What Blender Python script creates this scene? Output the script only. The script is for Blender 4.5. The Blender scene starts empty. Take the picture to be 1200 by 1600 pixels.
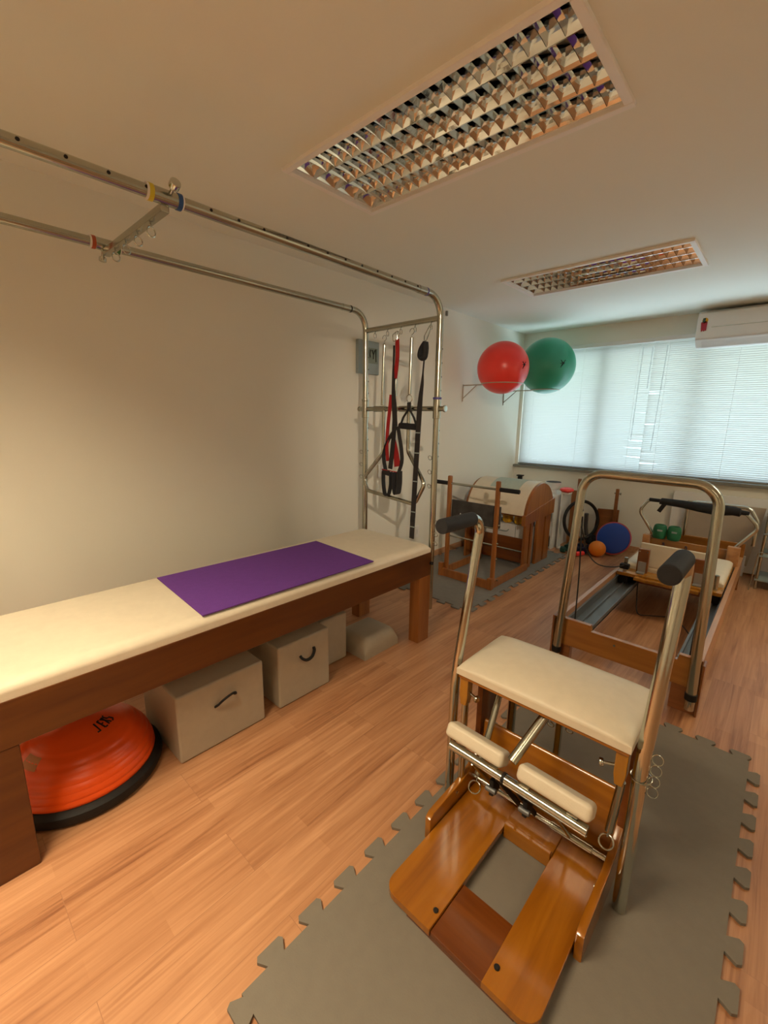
import bpy, bmesh, math, random
from mathutils import Vector, Matrix, Quaternion
random.seed(7)
S = bpy.context.scene
COL = S.collection
V = Vector
PI = math.pi
R = math.radians

# ------------------------------------------------------------------ camera, world, lights, exposure
CAM_F, CAM_YAW, CAM_PITCH, CAM_ROLL, CAM_Z = 680.0, 42.55, 12.15, 0.85, 1.45
cam = bpy.data.cameras.new('camera')
camo = bpy.data.objects.new('camera', cam)
COL.objects.link(camo)
cam.sensor_fit = 'VERTICAL'
cam.sensor_height = 32.0
cam.lens = CAM_F / 1600.0 * 32.0
cam.clip_start = 0.05
_f = V((-math.sin(R(CAM_YAW)) * math.cos(R(CAM_PITCH)), math.cos(R(CAM_YAW)) * math.cos(R(CAM_PITCH)), -math.sin(R(CAM_PITCH))))
_r = V((math.cos(R(CAM_YAW)), math.sin(R(CAM_YAW)), 0))
_u = _r.cross(_f)
_c, _s = math.cos(R(CAM_ROLL)), math.sin(R(CAM_ROLL))
_r2, _u2 = _c * _r + _s * _u, -_s * _r + _c * _u
camo.matrix_world = Matrix(((_r2.x, _u2.x, -_f.x, 0), (_r2.y, _u2.y, -_f.y, 0), (_r2.z, _u2.z, -_f.z, CAM_Z), (0, 0, 0, 1)))
S.camera = camo

S.view_settings.view_transform = 'Standard'
S.view_settings.look = 'None'
S.view_settings.gamma = 1
S.view_settings.use_curve_mapping = False
S.view_settings.exposure = 0.07
S.cycles.use_denoising = True
S.cycles.max_bounces = 10
S.cycles.diffuse_bounces = 5
S.cycles.sample_clamp_indirect = 4.0

WORLD_STRENGTH = 5.2
WARM = (1.0, 0.80, 0.52)
LAMP_W = 51.0      # lit fixture behind the camera
LAMP2_W = 9.0     # lit fixture at the right side of the room

LAMP3_W = 23.0     # lit fixture at the right, by the window
SPOT_W = 290.0      # spotlight on the ceiling at the right, washing the far part of the left wall

w = bpy.data.worlds.new('sky')
S.world = w
w.use_nodes = True
nt = w.node_tree
nt.nodes.clear()
wo = nt.nodes.new('ShaderNodeOutputWorld')
bg = nt.nodes.new('ShaderNodeBackground')
tc = nt.nodes.new('ShaderNodeTexCoord')
sx = nt.nodes.new('ShaderNodeSeparateXYZ')
rp = nt.nodes.new('ShaderNodeValToRGB')
nt.links.new(tc.outputs['Generated'], sx.inputs[0])
mp = nt.nodes.new('ShaderNodeMath'); mp.operation = 'MULTIPLY_ADD'; mp.inputs[1].default_value = 0.5; mp.inputs[2].default_value = 0.5
nt.links.new(sx.outputs['Z'], mp.inputs[0])
nt.links.new(mp.outputs[0], rp.inputs[0])
e = rp.color_ramp.elements
e[0].position = 0.40; e[0].color = (0.66, 0.86, 0.96, 1)
e[1].position = 0.75; e[1].color = (0.50, 0.74, 1.0, 1)
m_ = rp.color_ramp.elements.new(0.55); m_.color = (0.70, 0.84, 1.0, 1)
nt.links.new(rp.outputs[0], bg.inputs[0])
bg.inputs[1].default_value = WORLD_STRENGTH
nt.links.new(bg.outputs[0], wo.inputs[0])


def area(name, loc, sx_, sy_, power, color, spread=180, rot=(0, 0, 0)):
    l = bpy.data.lights.new(name, 'AREA')
    l.shape = 'RECTANGLE'; l.size = sx_; l.size_y = sy_
    l.energy = power; l.color = color; l.spread = R(spread)
    o = bpy.data.objects.new(name, l); COL.objects.link(o)
    o.location = loc; o.rotation_euler = rot
    return o


# ------------------------------------------------------------------ materials
def mat(name, color=(.8, .8, .8), rough=.5, metal=0.0, spec=.5, trans=0.0, coat=0.0, emit=None, bump=None, alpha=1.0):
    m = bpy.data.materials.new(name); m.use_nodes = True
    b = m.node_tree.nodes['Principled BSDF']
    b.inputs['Base Color'].default_value = (*color, 1)
    b.inputs['Roughness'].default_value = rough
    b.inputs['Metallic'].default_value = metal
    b.inputs['Specular IOR Level'].default_value = spec
    b.inputs['Coat Weight'].default_value = coat
    b.inputs['Coat Roughness'].default_value = .12
    if emit:
        b.inputs['Emission Color'].default_value = (*emit[0], 1); b.inputs['Emission Strength'].default_value = emit[1]
    n = m.node_tree
    tcn = n.nodes.new('ShaderNodeTexCoord')
    no = n.nodes.new('ShaderNodeTexNoise')
    sc, st, var = bump if bump else (60, .03, .04)
    no.inputs['Scale'].default_value = sc
    no.inputs['Detail'].default_value = 4
    n.links.new(tcn.outputs['Object'], no.inputs['Vector'])
    bp = n.nodes.new('ShaderNodeBump'); bp.inputs['Strength'].default_value = st; bp.inputs['Distance'].default_value = .01
    n.links.new(no.outputs['Fac'], bp.inputs['Height'])
    n.links.new(bp.outputs['Normal'], b.inputs['Normal'])
    if var:
        n2 = n.nodes.new('ShaderNodeTexNoise'); n2.inputs['Scale'].default_value = sc * .12; n2.inputs['Detail'].default_value = 3
        n.links.new(tcn.outputs['Object'], n2.inputs['Vector'])
        cr = n.nodes.new('ShaderNodeValToRGB')
        cr.color_ramp.elements[0].position = .3; cr.color_ramp.elements[1].position = .7
        cr.color_ramp.elements[0].color = (*[max(0, c * (1 - var)) for c in color], 1)
        cr.color_ramp.elements[1].color = (*[min(1, c * (1 + var)) for c in color], 1)
        n.links.new(n2.outputs['Fac'], cr.inputs[0])
        n.links.new(cr.outputs[0], b.inputs['Base Color'])
    return m


def wood(name, c1, c2, axis=1, rough=.3, coat=.4, scale=1.0):
    """varnished wood, grain running along the axis"""
    m = bpy.data.materials.new(name); m.use_nodes = True
    n = m.node_tree; b = n.nodes['Principled BSDF']
    b.inputs['Roughness'].default_value = rough
    b.inputs['Coat Weight'].default_value = coat; b.inputs['Coat Roughness'].default_value = .15
    t = n.nodes.new('ShaderNodeTexCoord'); mpn = n.nodes.new('ShaderNodeMapping')
    sc = [22 * scale] * 3; sc[axis] = 1.6 * scale
    mpn.inputs['Scale'].default_value = sc
    n.links.new(t.outputs['Object'], mpn.inputs[0])
    no = n.nodes.new('ShaderNodeTexNoise'); no.inputs['Scale'].default_value = 1.0; no.inputs['Detail'].default_value = 6; no.inputs['Distortion'].default_value = .6
    n.links.new(mpn.outputs[0], no.inputs['Vector'])
    cr = n.nodes.new('ShaderNodeValToRGB')
    cr.color_ramp.elements[0].position = .32; cr.color_ramp.elements[0].color = (*c1, 1)
    cr.color_ramp.elements[1].position = .68; cr.color_ramp.elements[1].color = (*c2, 1)
    n.links.new(no.outputs['Fac'], cr.inputs[0]); n.links.new(cr.outputs[0], b.inputs['Base Color'])
    return m


def floor_mat():
    m = bpy.data.materials.new('laminate_floor'); m.use_nodes = True
    n = m.node_tree; b = n.nodes['Principled BSDF']
    t = n.nodes.new('ShaderNodeTexCoord')
    mp0 = n.nodes.new('ShaderNodeMapping'); mp0.inputs['Rotation'].default_value = (0, 0, R(90)); mp0.inputs['Location'].default_value = (.12, .12, 0)
    n.links.new(t.outputs['Object'], mp0.inputs[0])
    br = n.nodes.new('ShaderNodeTexBrick')
    br.inputs['Scale'].default_value = 1.0; br.inputs['Brick Width'].default_value = 1.21; br.inputs['Row Height'].default_value = .19
    br.inputs['Mortar Size'].default_value = .0009; br.inputs['Mortar Smooth'].default_value = .3; br.offset = .37
    br.inputs['Color1'].default_value = (.0, .0, .0, 1); br.inputs['Color2'].default_value = (1, 1, 1, 1); br.inputs['Mortar'].default_value = (.5, .5, .5, 1)
    n.links.new(mp0.outputs[0], br.inputs['Vector'])
    # streaks along Y, displaced per plank
    mp1 = n.nodes.new('ShaderNodeMapping'); mp1.inputs['Scale'].default_value = (40, 1.7, 1)
    n.links.new(t.outputs['Object'], mp1.inputs[0])
    ad = n.nodes.new('ShaderNodeVectorMath'); ad.operation = 'MULTIPLY_ADD'; ad.inputs[1].default_value = (17, 9, 5)
    n.links.new(br.outputs['Color'], ad.inputs[0]); n.links.new(mp1.outputs[0], ad.inputs[2])
    no = n.nodes.new('ShaderNodeTexNoise'); no.inputs['Scale'].default_value = 1; no.inputs['Detail'].default_value = 7; no.inputs['Distortion'].default_value = 1.1; no.inputs['Roughness'].default_value = .6
    n.links.new(ad.outputs[0], no.inputs['Vector'])
    mp2 = n.nodes.new('ShaderNodeMapping'); mp2.inputs['Scale'].default_value = (9, 1.0, 1)
    n.links.new(t.outputs['Object'], mp2.inputs[0])
    no2 = n.nodes.new('ShaderNodeTexNoise'); no2.inputs['Scale'].default_value = 1; no2.inputs['Detail'].default_value = 3
    n.links.new(mp2.outputs[0], no2.inputs['Vector'])
    mx = n.nodes.new('ShaderNodeMath'); mx.operation = 'MULTIPLY_ADD'; mx.inputs[1].default_value = .55
    n.links.new(no.outputs['Fac'], mx.inputs[0])
    m2 = n.nodes.new('ShaderNodeMath'); m2.operation = 'MULTIPLY_ADD'; m2.inputs[1].default_value = .35
    n.links.new(no2.outputs['Fac'], m2.inputs[0]); 
    b2 = n.nodes.new('ShaderNodeTexBrick'); b2.offset = .41
    b2.inputs['Scale'].default_value = 1.0; b2.inputs['Brick Width'].default_value = .47; b2.inputs['Row Height'].default_value = .19 / 3
    b2.inputs['Mortar Size'].default_value = 0; b2.inputs['Color1'].default_value = (0, 0, 0, 1); b2.inputs['Color2'].default_value = (1, 1, 1, 1)
    n.links.new(mp0.outputs[0], b2.inputs['Vector'])
    m4 = n.nodes.new('ShaderNodeMath'); m4.operation = 'MULTIPLY_ADD'; m4.inputs[1].default_value = .09
    m3 = n.nodes.new('ShaderNodeMath'); m3.operation = 'MULTIPLY'; m3.inputs[1].default_value = .05
    n.links.new(br.outputs['Color'], m3.inputs[0]); n.links.new(b2.outputs['Color'], m4.inputs[0]); n.links.new(m3.outputs[0], m4.inputs[2]); n.links.new(m4.outputs[0], m2.inputs[2]); n.links.new(m2.outputs[0], mx.inputs[2])
    cr = n.nodes.new('ShaderNodeValToRGB')
    els = cr.color_ramp.elements
    els[0].position = .34; els[0].color = (.23, .092, .042, 1)
    els[1].position = .68; els[1].color = (.55, .29, .15, 1)
    k = els.new(.47); k.color = (.385, .18, .085, 1)
    n.links.new(mx.outputs[0], cr.inputs[0])
    mm = n.nodes.new('ShaderNodeMix'); mm.data_type = 'RGBA'; mm.inputs['B'].default_value = (.32, .155, .08, 1)
    n.links.new(br.outputs['Fac'], mm.inputs['Factor']); n.links.new(cr.outputs[0], mm.inputs['A'])
    n.links.new(mm.outputs['Result'], b.inputs['Base Color'])
    b.inputs['Roughness'].default_value = .38
    b.inputs['Specular IOR Level'].default_value = .45
    return m


M = {}
M['wall'] = mat('wall_paint', (.80, .795, .71), .75, bump=(180, .04, .0))
M['ceil'] = mat('ceiling_paint', (.85, .88, .81), .85, bump=(120, .03, .0))
M['floor'] = floor_mat()
M['base'] = wood('baseboard_wood', (.42, .21, .10), (.60, .33, .17), 1, .4, .1)
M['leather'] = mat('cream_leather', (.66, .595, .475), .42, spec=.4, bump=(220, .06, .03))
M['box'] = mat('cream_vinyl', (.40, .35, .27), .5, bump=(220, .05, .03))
M['woodd'] = wood('bed_wood', (.078, .020, .003), (.118, .036, .005), 1, .36, .15)
M['woodbx'] = wood('brown_wood_cross', (.18, .060, .014), (.27, .095, .025), 0, .35, .3)
M['woodz'] = wood('upright_wood', (.22, .072, .014), (.33, .120, .026), 2, .32, .35)
M['woodo'] = wood('orange_varnished_wood', (.235, .074, .004), (.37, .135, .009), 1, .2, .7)
M['woodox'] = wood('orange_varnished_wood_cross', (.25, .082, .004), (.39, .145, .010), 0, .22, .7)
M['woodoz'] = wood('orange_varnished_wood_upright', (.31, .125, .007), (.45, .195, .014), 2, .22, .7)
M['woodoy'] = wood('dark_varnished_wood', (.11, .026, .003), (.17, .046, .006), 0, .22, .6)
M['woodr'] = wood('reformer_wood', (.28, .105, .018), (.40, .165, .03), 0, .32, .4)
M['woodry'] = wood('reformer_wood_long', (.36, .16, .06), (.50, .25, .10), 1, .34, .35)
M['steel'] = mat('polished_steel', (.53, .55, .50), .12, 1.0, bump=(30, .01, .05))
M['steel2'] = mat('brushed_steel', (.45, .46, .40), .20, 1.0, bump=(40, .02, .06))
M['alu'] = mat('grey_aluminium_track', (.17, .18, .19), .5, .6, bump=(40, .02, .05))
M['foam'] = mat('grey_foam', (.180, .160, .132), .82, spec=.25, bump=(260, .08, .03))
M['foamd'] = mat('grey_foam_rear', (.20, .19, .175), .82, spec=.25, bump=(260, .25, .05))
M['black'] = mat('black_rubber', (.011, .010, .010), .6, spec=.3, bump=(200, .1, .1))
M['grip'] = mat('black_foam_grip', (.017, .018, .021), .7, spec=.25, bump=(400, .2, .1))
M['strap'] = mat('black_webbing', (.014, .013, .014), .8, bump=(300, .3, .1))
M['reds'] = mat('red_webbing', (.30, .006, .008), .65, bump=(300, .3, .1))
M['purple'] = mat('purple_foam', (.135, .045, .28), .8, spec=.2, bump=(300, .3, .04))
M['orange'] = mat('orange_pvc', (.78, .085, .006), .30, spec=.5, bump=(60, .02, .03))
M['orangeb'] = mat('orange_ball_rubber', (.90, .26, .015), .45, bump=(60, .02, .03))
M['redb'] = mat('red_ball_rubber', (.88, .05, .04), .30, bump=(50, .02, .03))
M['greenb'] = mat('green_ball_rubber', (.03, .32, .19), .36, bump=(50, .02, .05))
M['blue'] = mat('blue_plastic', (.010, .060, .36), .35, bump=(50, .02, .05))
M['pink'] = mat('pink_red_rim', (.50, .07, .09), .45)
M['green'] = mat('green_cuff_fabric', (.008, .13, .055), .6, bump=(150, .3, .1))
M['yellow'] = mat('yellow_vinyl', (.75, .42, .010), .4)
M['white'] = mat('white_plastic', (.80, .80, .78), .35, bump=(40, .01, .01))
M['whitel'] = mat('white_lacquer', (.74, .74, .72), .5, bump=(60, .02, .02))
M['mirror'] = mat('mirror_louvre', (.74, .77, .78), .06, 1.0, bump=(30, .01, .0))
M['tube'] = mat('fluorescent_glass', (.85, .85, .85), .25, bump=(30, .0, .0))
M['lit'] = mat('lit_fluorescent', (.9, .85, .7), .3, emit=((1, .82, .55), 6))
M['litw'] = mat('white_housing', (.92, .91, .88), .45, bump=(50, .01, .0))
M['yel'] = mat('yellow_ring', (.62, .52, .03), .45)
M['blu'] = mat('blue_ring', (.02, .09, .30), .45)
M['redr'] = mat('rust_red_ring', (.42, .075, .02), .45)
M['grn'] = mat('green_ring', (.03, .16, .05), .45)
M['purp'] = mat('violet_ring', (.07, .06, .25), .45)
M['bgrey'] = mat('blue_grey_plastic', (.27, .33, .33), .5)
M['screen'] = mat('grey_green_display', (.19, .23, .18), .3)
M['towel'] = mat('pale_green_cloth', (.42, .50, .45), .9, bump=(300, .3, .05))
M['clear'] = mat('clear_acrylic', (.85, .85, .85), .1, bump=(30, .01, .0))
M['clear'].node_tree.nodes['Principled BSDF'].inputs['Transmission Weight'].default_value = .7
M['taupe'] = mat('taupe_board', (.44, .37, .29), .6)
M['tan'] = mat('tan_enamelled_wire', (.42, .36, .28), .4)
M['sill'] = mat('grey_window_rail', (.20, .20, .18), .5)
M['darkg'] = mat('dark_green_vinyl', (.012, .055, .035), .4)
M['navy'] = mat('navy_vinyl', (.010, .018, .055), .4)

# blind slats: thin enamelled strips that let some daylight through
ms = bpy.data.materials.new('blind_slat_enamel'); ms.use_nodes = True
n = ms.node_tree; n.nodes.clear()
o_ = n.nodes.new('ShaderNodeOutputMaterial'); mxs = n.nodes.new('ShaderNodeMixShader')
df = n.nodes.new('ShaderNodeBsdfDiffuse'); tl = n.nodes.new('ShaderNodeBsdfTranslucent')
df.inputs[0].default_value = (.72, .75, .70, 1); tl.inputs[0].default_value = (.66, .66, .61, 1)
mxs.inputs[0].default_value = .38
n.links.new(df.outputs[0], mxs.inputs[1]); n.links.new(tl.outputs[0], mxs.inputs[2]); n.links.new(mxs.outputs[0], o_.inputs[0])
M['slat'] = ms
M['clearw'] = mat('translucent_wand', (.9, .93, .95), .25)
M['clearw'].node_tree.nodes['Principled BSDF'].inputs['Transmission Weight'].default_value = .85
# window glass
mg = bpy.data.materials.new('window_glass'); mg.use_nodes = True
n = mg.node_tree; n.nodes.clear()
o_ = n.nodes.new('ShaderNodeOutputMaterial'); mxs = n.nodes.new('ShaderNodeMixShader')
tr = n.nodes.new('ShaderNodeBsdfTransparent'); gl = n.nodes.new('ShaderNodeBsdfGlossy'); gl.inputs['Roughness'].default_value = .02
mxs.inputs[0].default_value = .08
n.links.new(tr.outputs[0], mxs.inputs[1]); n.links.new(gl.outputs[0], mxs.inputs[2]); n.links.new(mxs.outputs[0], o_.inputs[0])
M['glass'] = mg


# ------------------------------------------------------------------ mesh helpers
class MB:
    def __init__(s):
        s.bm = bmesh.new()

    def _add(s, verts, faces, mtx=None):
        vs = [s.bm.verts.new(mtx @ V(v) if mtx else V(v)) for v in verts]
        for f in faces:
            try:
                s.bm.faces.new([vs[i] for i in f])
            except ValueError:
                pass
        return s

    def box(s, x0, x1, y0, y1, z0, z1, bev=0.0, seg=2, mtx=None):
        t = bmesh.new()
        bmesh.ops.create_cube(t, size=1)
        for v in t.verts:
            v.co = V(((x0 + x1) / 2 + v.co.x * (x1 - x0), (y0 + y1) / 2 + v.co.y * (y1 - y0), (z0 + z1) / 2 + v.co.z * (z1 - z0)))
        if bev > 0:
            bev = min(bev, .49 * min(abs(x1 - x0), abs(y1 - y0), abs(z1 - z0)))
            bmesh.ops.bevel(t, geom=t.edges[:], offset=bev, segments=seg, profile=.5, affect='EDGES')
        return s.merge(t, mtx)

    def merge(s, t, mtx=None):
        idx = {}
        for v in t.verts:
            idx[v] = s.bm.verts.new(mtx @ v.co if mtx else v.co)
        for f in t.faces:
            try:
                s.bm.faces.new([idx[v] for v in f.verts])
            except ValueError:
                pass
        t.free()
        return s

    def tube(s, pts, r, seg=14, caps=True, closed=False, scale=(1, 1)):
        pts = [V(p) for p in pts]
        n = len(pts)
        rings = []
        up = None
        for i, p in enumerate(pts):
            if closed:
                d = (pts[(i + 1) % n] - pts[i - 1]).normalized()
            elif i == 0:
                d = (pts[1] - p).normalized()
            elif i == n - 1:
                d = (p - pts[-2]).normalized()
            else:
                d = ((p - pts[i - 1]).normalized() + (pts[i + 1] - p).normalized()).normalized()
            if up is None:
                a = V((0, 0, 1)) if abs(d.z) < .9 else V((1, 0, 0))
                up = (a - d * a.dot(d)).normalized()
            else:
                up = (up - d * up.dot(d)).normalized()
            q = d.cross(up)
            rr = r[i] if isinstance(r, (list, tuple)) else r
            rings.append([s.bm.verts.new(p + (up * math.cos(2 * PI * k / seg) * scale[0] + q * math.sin(2 * PI * k / seg) * scale[1]) * rr) for k in range(seg)])
        m = n if closed else n - 1
        for i in range(m):
            a, b = rings[i], rings[(i + 1) % n]
            for k in range(seg):
                s.bm.faces.new([a[k], a[(k + 1) % seg], b[(k + 1) % seg], b[k]])
        if caps and not closed:
            s.bm.faces.new(rings[0][::-1]); s.bm.faces.new(rings[-1])
        return s

    def cyl(s, a, b, r, seg=20, bev=0.0):
        a, b = V(a), V(b)
        if bev:
            d = (b - a).normalized()
            return s.tube([a, a + d * bev * .3, a + d * bev, b - d * bev, b - d * bev * .3, b], [r - bev, r - bev * .3, r, r, r - bev * .3, r - bev], seg)
        return s.tube([a, b], r, seg)

    def ring(s, c, R_, r, normal=(0, 0, 1), n=24, seg=8, a0=0, a1=2 * PI):
        nn = V(normal).normalized()
        a = V((0, 0, 1)) if abs(nn.z) < .9 else V((1, 0, 0))
        u = (a - nn * a.dot(nn)).normalized(); q = nn.cross(u)
        full = abs(a1 - a0 - 2 * PI) < 1e-4
        k = n if full else n + 1
        pts = [V(c) + (u * math.cos(a0 + (a1 - a0) * i / n) + q * math.sin(a0 + (a1 - a0) * i / n)) * R_ for i in range(k)]
        return s.tube(pts, r, seg, closed=full)

    def lathe(s, prof, c=(0, 0, 0), seg=40, axis='z'):
        c = V(c)
        rings = []
        for (r, z) in prof:
            if r < 1e-5:
                rings.append([s.bm.verts.new(c + s._ax(0, 0, z, axis))])
            else:
                rings.append([s.bm.verts.new(c + s._ax(r * math.cos(2 * PI * k / seg), r * math.sin(2 * PI * k / seg), z, axis)) for k in range(seg)])
        for a, b in zip(rings, rings[1:]):
            for k in range(seg):
                f = [a[k % len(a)], a[(k + 1) % len(a)], b[(k + 1) % len(b)], b[k % len(b)]]
                f = list(dict.fromkeys(f))
                if len(f) > 2:
                    s.bm.faces.new(f)
        for g in (rings[0], rings[-1]):
            if len(g) > 1:
                s.bm.faces.new(g)
        return s

    @staticmethod
    def _ax(x, y, z, axis):
        return V((x, y, z)) if axis == 'z' else (V((z, x, y)) if axis == 'x' else V((x, z, y)))

    def sphere(s, c, r, seg=40, rings=24, sz=1.0):
        prof = [(r * math.sin(PI * i / rings), -r * sz * math.cos(PI * i / rings)) for i in range(rings + 1)]
        prof[0] = (0, prof[0][1]); prof[-1] = (0, prof[-1][1])
        return s.lathe(prof, c, seg)

    def prism(s, poly, axis, a, b, bev=0.0):
        """poly: 2D outline in the two other axes (in x,y,z order); extruded from a to b along axis"""
        def P(u, v, w_):
            return {'x': (w_, u, v), 'y': (u, w_, v), 'z': (u, v, w_)}[axis]
        t = bmesh.new()
        va = [t.verts.new(P(u, v, a)) for u, v in poly]; vb = [t.verts.new(P(u, v, b)) for u, v in poly]
        k = len(poly)
        t.faces.new(va[::-1]); t.faces.new(vb)
        for i in range(k):
            t.faces.new([va[i], va[(i + 1) % k], vb[(i + 1) % k], vb[i]])
        bmesh.ops.recalc_face_normals(t, faces=t.faces[:])
        if bev:
            caps = [f for f in t.faces if len(f.verts) == k]
            ed = list({e for f in caps for e in f.edges})
            bmesh.ops.bevel(t, geom=ed, offset=bev, segments=2, profile=.5, affect='EDGES')
        return s.merge(t)

    def ribbon(s, pts, wdir, w_, t=.002):
        """flat strap following pts; wdir = width direction (vector or list)"""
        pts = [V(p) for p in pts]
        n = len(pts); prev = None
        for i, p in enumerate(pts):
            d = (pts[min(i + 1, n - 1)] - pts[max(i - 1, 0)]).normalized()
            wd = V(wdir[i] if isinstance(wdir, list) else wdir)
            wd = (wd - d * wd.dot(d)).normalized()
            q = d.cross(wd)
            ww = w_[i] if isinstance(w_, list) else w_
            ring = [s.bm.verts.new(p + wd * sx_ * ww / 2 + q * sy_ * t / 2) for sx_, sy_ in ((-1, -1), (1, -1), (1, 1), (-1, 1))]
            if prev:
                for k in range(4):
                    s.bm.faces.new([prev[k], prev[(k + 1) % 4], ring[(k + 1) % 4], ring[k]])
            else:
                s.bm.faces.new(ring[::-1])
            prev = ring
        s.bm.faces.new(prev)
        return s

    def xf(s, mtx):
        for v in s.bm.verts:
            v.co = mtx @ v.co
        return s

    def build(s, name, m, parent=None, origin=None, ang=38):
        bmesh.ops.recalc_face_normals(s.bm, faces=s.bm.faces[:])
        org = V((0, 0, 0))
        if parent is not None:
            p = parent
            while p is not None:
                org += p.location; p = p.parent
        elif origin is not None:
            org = V(origin)
        for v in s.bm.verts:
            v.co -= org
        lim = R(ang)
        for ed in s.bm.edges:
            if len(ed.link_faces) == 2:
                ed.smooth = ed.calc_face_angle(0) < lim
        for f in s.bm.faces:
            f.smooth = True
        me = bpy.data.meshes.new(name); s.bm.to_mesh(me); s.bm.free()
        me.materials.append(m)
        o = bpy.data.objects.new(name, me); COL.objects.link(o)
        if len(me.polygons) < 4000 and name not in ('louvre', 'slats'):
            wn = o.modifiers.new('weighted_normal', 'WEIGHTED_NORMAL'); wn.keep_sharp = True; wn.weight = 100
        if parent is not None:
            o.parent = parent
        else:
            o.location = org
        return o


def fillet(pts, r, n=8, closed=False):
    pts = [V(p) for p in pts]
    out = []
    k = len(pts)
    for i, p in enumerate(pts):
        if not closed and i in (0, k - 1):
            out.append(p); continue
        a, b = pts[i - 1], pts[(i + 1) % k]
        da, db = (a - p), (b - p)
        la, lb = da.length, db.length
        da.normalize(); db.normalize()
        ang = da.angle(db)
        rr = r[i] if isinstance(r, (list, tuple)) else r
        t = min(rr / math.tan(ang / 2), la * .49, lb * .49)
        p0, p1 = p + da * t, p + db * t
        re = t * math.tan(ang / 2)
        c = p + (da + db).normalized() * (re / math.sin(ang / 2))
        v0, v1 = p0 - c, p1 - c
        tot = v0.angle(v1) if v0.length > 1e-6 else 0
        ax = v0.cross(v1)
        if ax.length < 1e-9:
            out.append(p); continue
        ax.normalize()
        for j in range(n + 1):
            out.append(c + Quaternion(ax, tot * j / n) @ v0)
    return out


def arc(c, r, a0, a1, n, plane='yz', x=0.0):
    o = []
    for i in range(n + 1):
        a = a0 + (a1 - a0) * i / n
        o.append((c[0] + r * math.cos(a), c[1] + r * math.sin(a)))
    return o


def smooth_path(pts, n=8):
    pts = [V(p) for p in pts]
    P = [pts[0]] + pts + [pts[-1]]
    out = []
    for i in range(1, len(P) - 2):
        for j in range(n):
            t = j / n
            a, b, c, d = P[i - 1], P[i], P[i + 1], P[i + 2]
            out.append(.5 * ((2 * b) + (-a + c) * t + (2 * a - 5 * b + 4 * c - d) * t * t + (-a + 3 * b - 3 * c + d) * t ** 3))
    out.append(pts[-1])
    return out


def tag(o, label, cat, group=None):
    o['label'] = label; o['category'] = cat
    if group:
        o['group'] = group
    return o


def thing(name, label, cat, loc, group=None):
    o = bpy.data.objects.new(name, None); COL.objects.link(o)
    o.empty_display_size = .1
    o.location = loc
    return tag(o, label, cat, group)


def struct(name, mb, m):
    o = mb.build(name, m); o['kind'] = 'structure'
    return o


def kids(o):
    return [c for c in bpy.data.objects if c.parent == o]


def dup(o, loc, label, parent=None):
    r = o.copy(); COL.objects.link(r)
    if parent is None:
        r.location = loc; r['label'] = label
    else:
        r.parent = parent
    for c in kids(o):
        dup(c, None, None, r)
    return r


# ------------------------------------------------------------------ room shell
WX, BY, CH = -2.642, 5.43, 2.5
RX, FY = 2.1, -2.3
struct('floor', MB().box(WX - .1, RX + .1, FY - .1, BY + .15, -.1, 0), M['floor'])
struct('wall_left', MB().box(WX - .1, WX, FY, BY, 0, CH), M['wall'])
struct('wall_right', MB().box(RX, RX + .1, FY, BY, 0, CH), M['wall'])
struct('wall_front', MB().box(WX - .1, RX + .1, FY - .1, FY, 0, CH), M['wall'])
WZ0, WZ1 = .88, 2.27
wx0, wx1 = -2.60, 1.1
wb = MB()
wb.box(WX - .1, RX + .1, BY, BY + .15, 0, WZ0)
wb.box(WX - .1, RX + .1, BY, BY + .15, WZ1, CH)
wb.box(WX - .1, wx0, BY, BY + .15, WZ0, WZ1)
wb.box(wx1, RX + .1, BY, BY + .15, WZ0, WZ1)
struct('wall_back', wb, M['wall'])
# ceiling with holes for the four recessed fixtures
FL, FW = 1.24, .558
fix = [(-1.172, 1.545, 0), (-1.205, 3.552, 0), (-1.17, -.46, 1), (1.25, -.46, 1), (1.25, 3.55, 1)]
cb = MB()
xs = sorted({WX - .1, RX + .1} | {x + s_ * (FL / 2 - .02) for x, y, l in fix for s_ in (-1, 1)})
ys = sorted({FY - .1, BY + .15} | {y + s_ * (FW / 2 - .02) for x, y, l in fix for s_ in (-1, 1)})
holes = [(x - FL / 2 + .02, x + FL / 2 - .02, y - FW / 2 + .02, y + FW / 2 - .02) for x, y, l in fix]
ci = {}
def cv(x, y, z):
    k = (round(x, 5), round(y, 5), z)
    if k not in ci:
        ci[k] = cb.bm.verts.new((x, y, z))
    return ci[k]
for x0, x1 in zip(xs, xs[1:]):
    for y0, y1 in zip(ys, ys[1:]):
        cx_, cy_ = (x0 + x1) / 2, (y0 + y1) / 2
        if any(a < cx_ < b and c < cy_ < d for a, b, c, d in holes):
            continue
        cb.bm.faces.new([cv(x0, y0, CH), cv(x0, y1, CH), cv(x1, y1, CH), cv(x1, y0, CH)])
        cb.bm.faces.new([cv(x0, y0, CH + .16), cv(x1, y0, CH + .16), cv(x1, y1, CH + .16), cv(x0, y1, CH + .16)])
for a, b, c, d in holes:
    for (p, q) in (((a, c), (a, d)), ((a, d), (b, d)), ((b, d), (b, c)), ((b, c), (a, c))):
        cb._add([(*p, CH), (*q, CH), (*q, CH + .16), (*p, CH + .16)], [(0, 1, 2, 3)])
struct('ceiling', cb, M['ceil'])
struct('baseboard_left', MB().box(WX, WX + .014, FY, BY, 0, .07, .004), M['base'])
struct('baseboard_back', MB().box(WX + .014, RX, BY - .014, BY, 0, .07, .004), M['base'])

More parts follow.
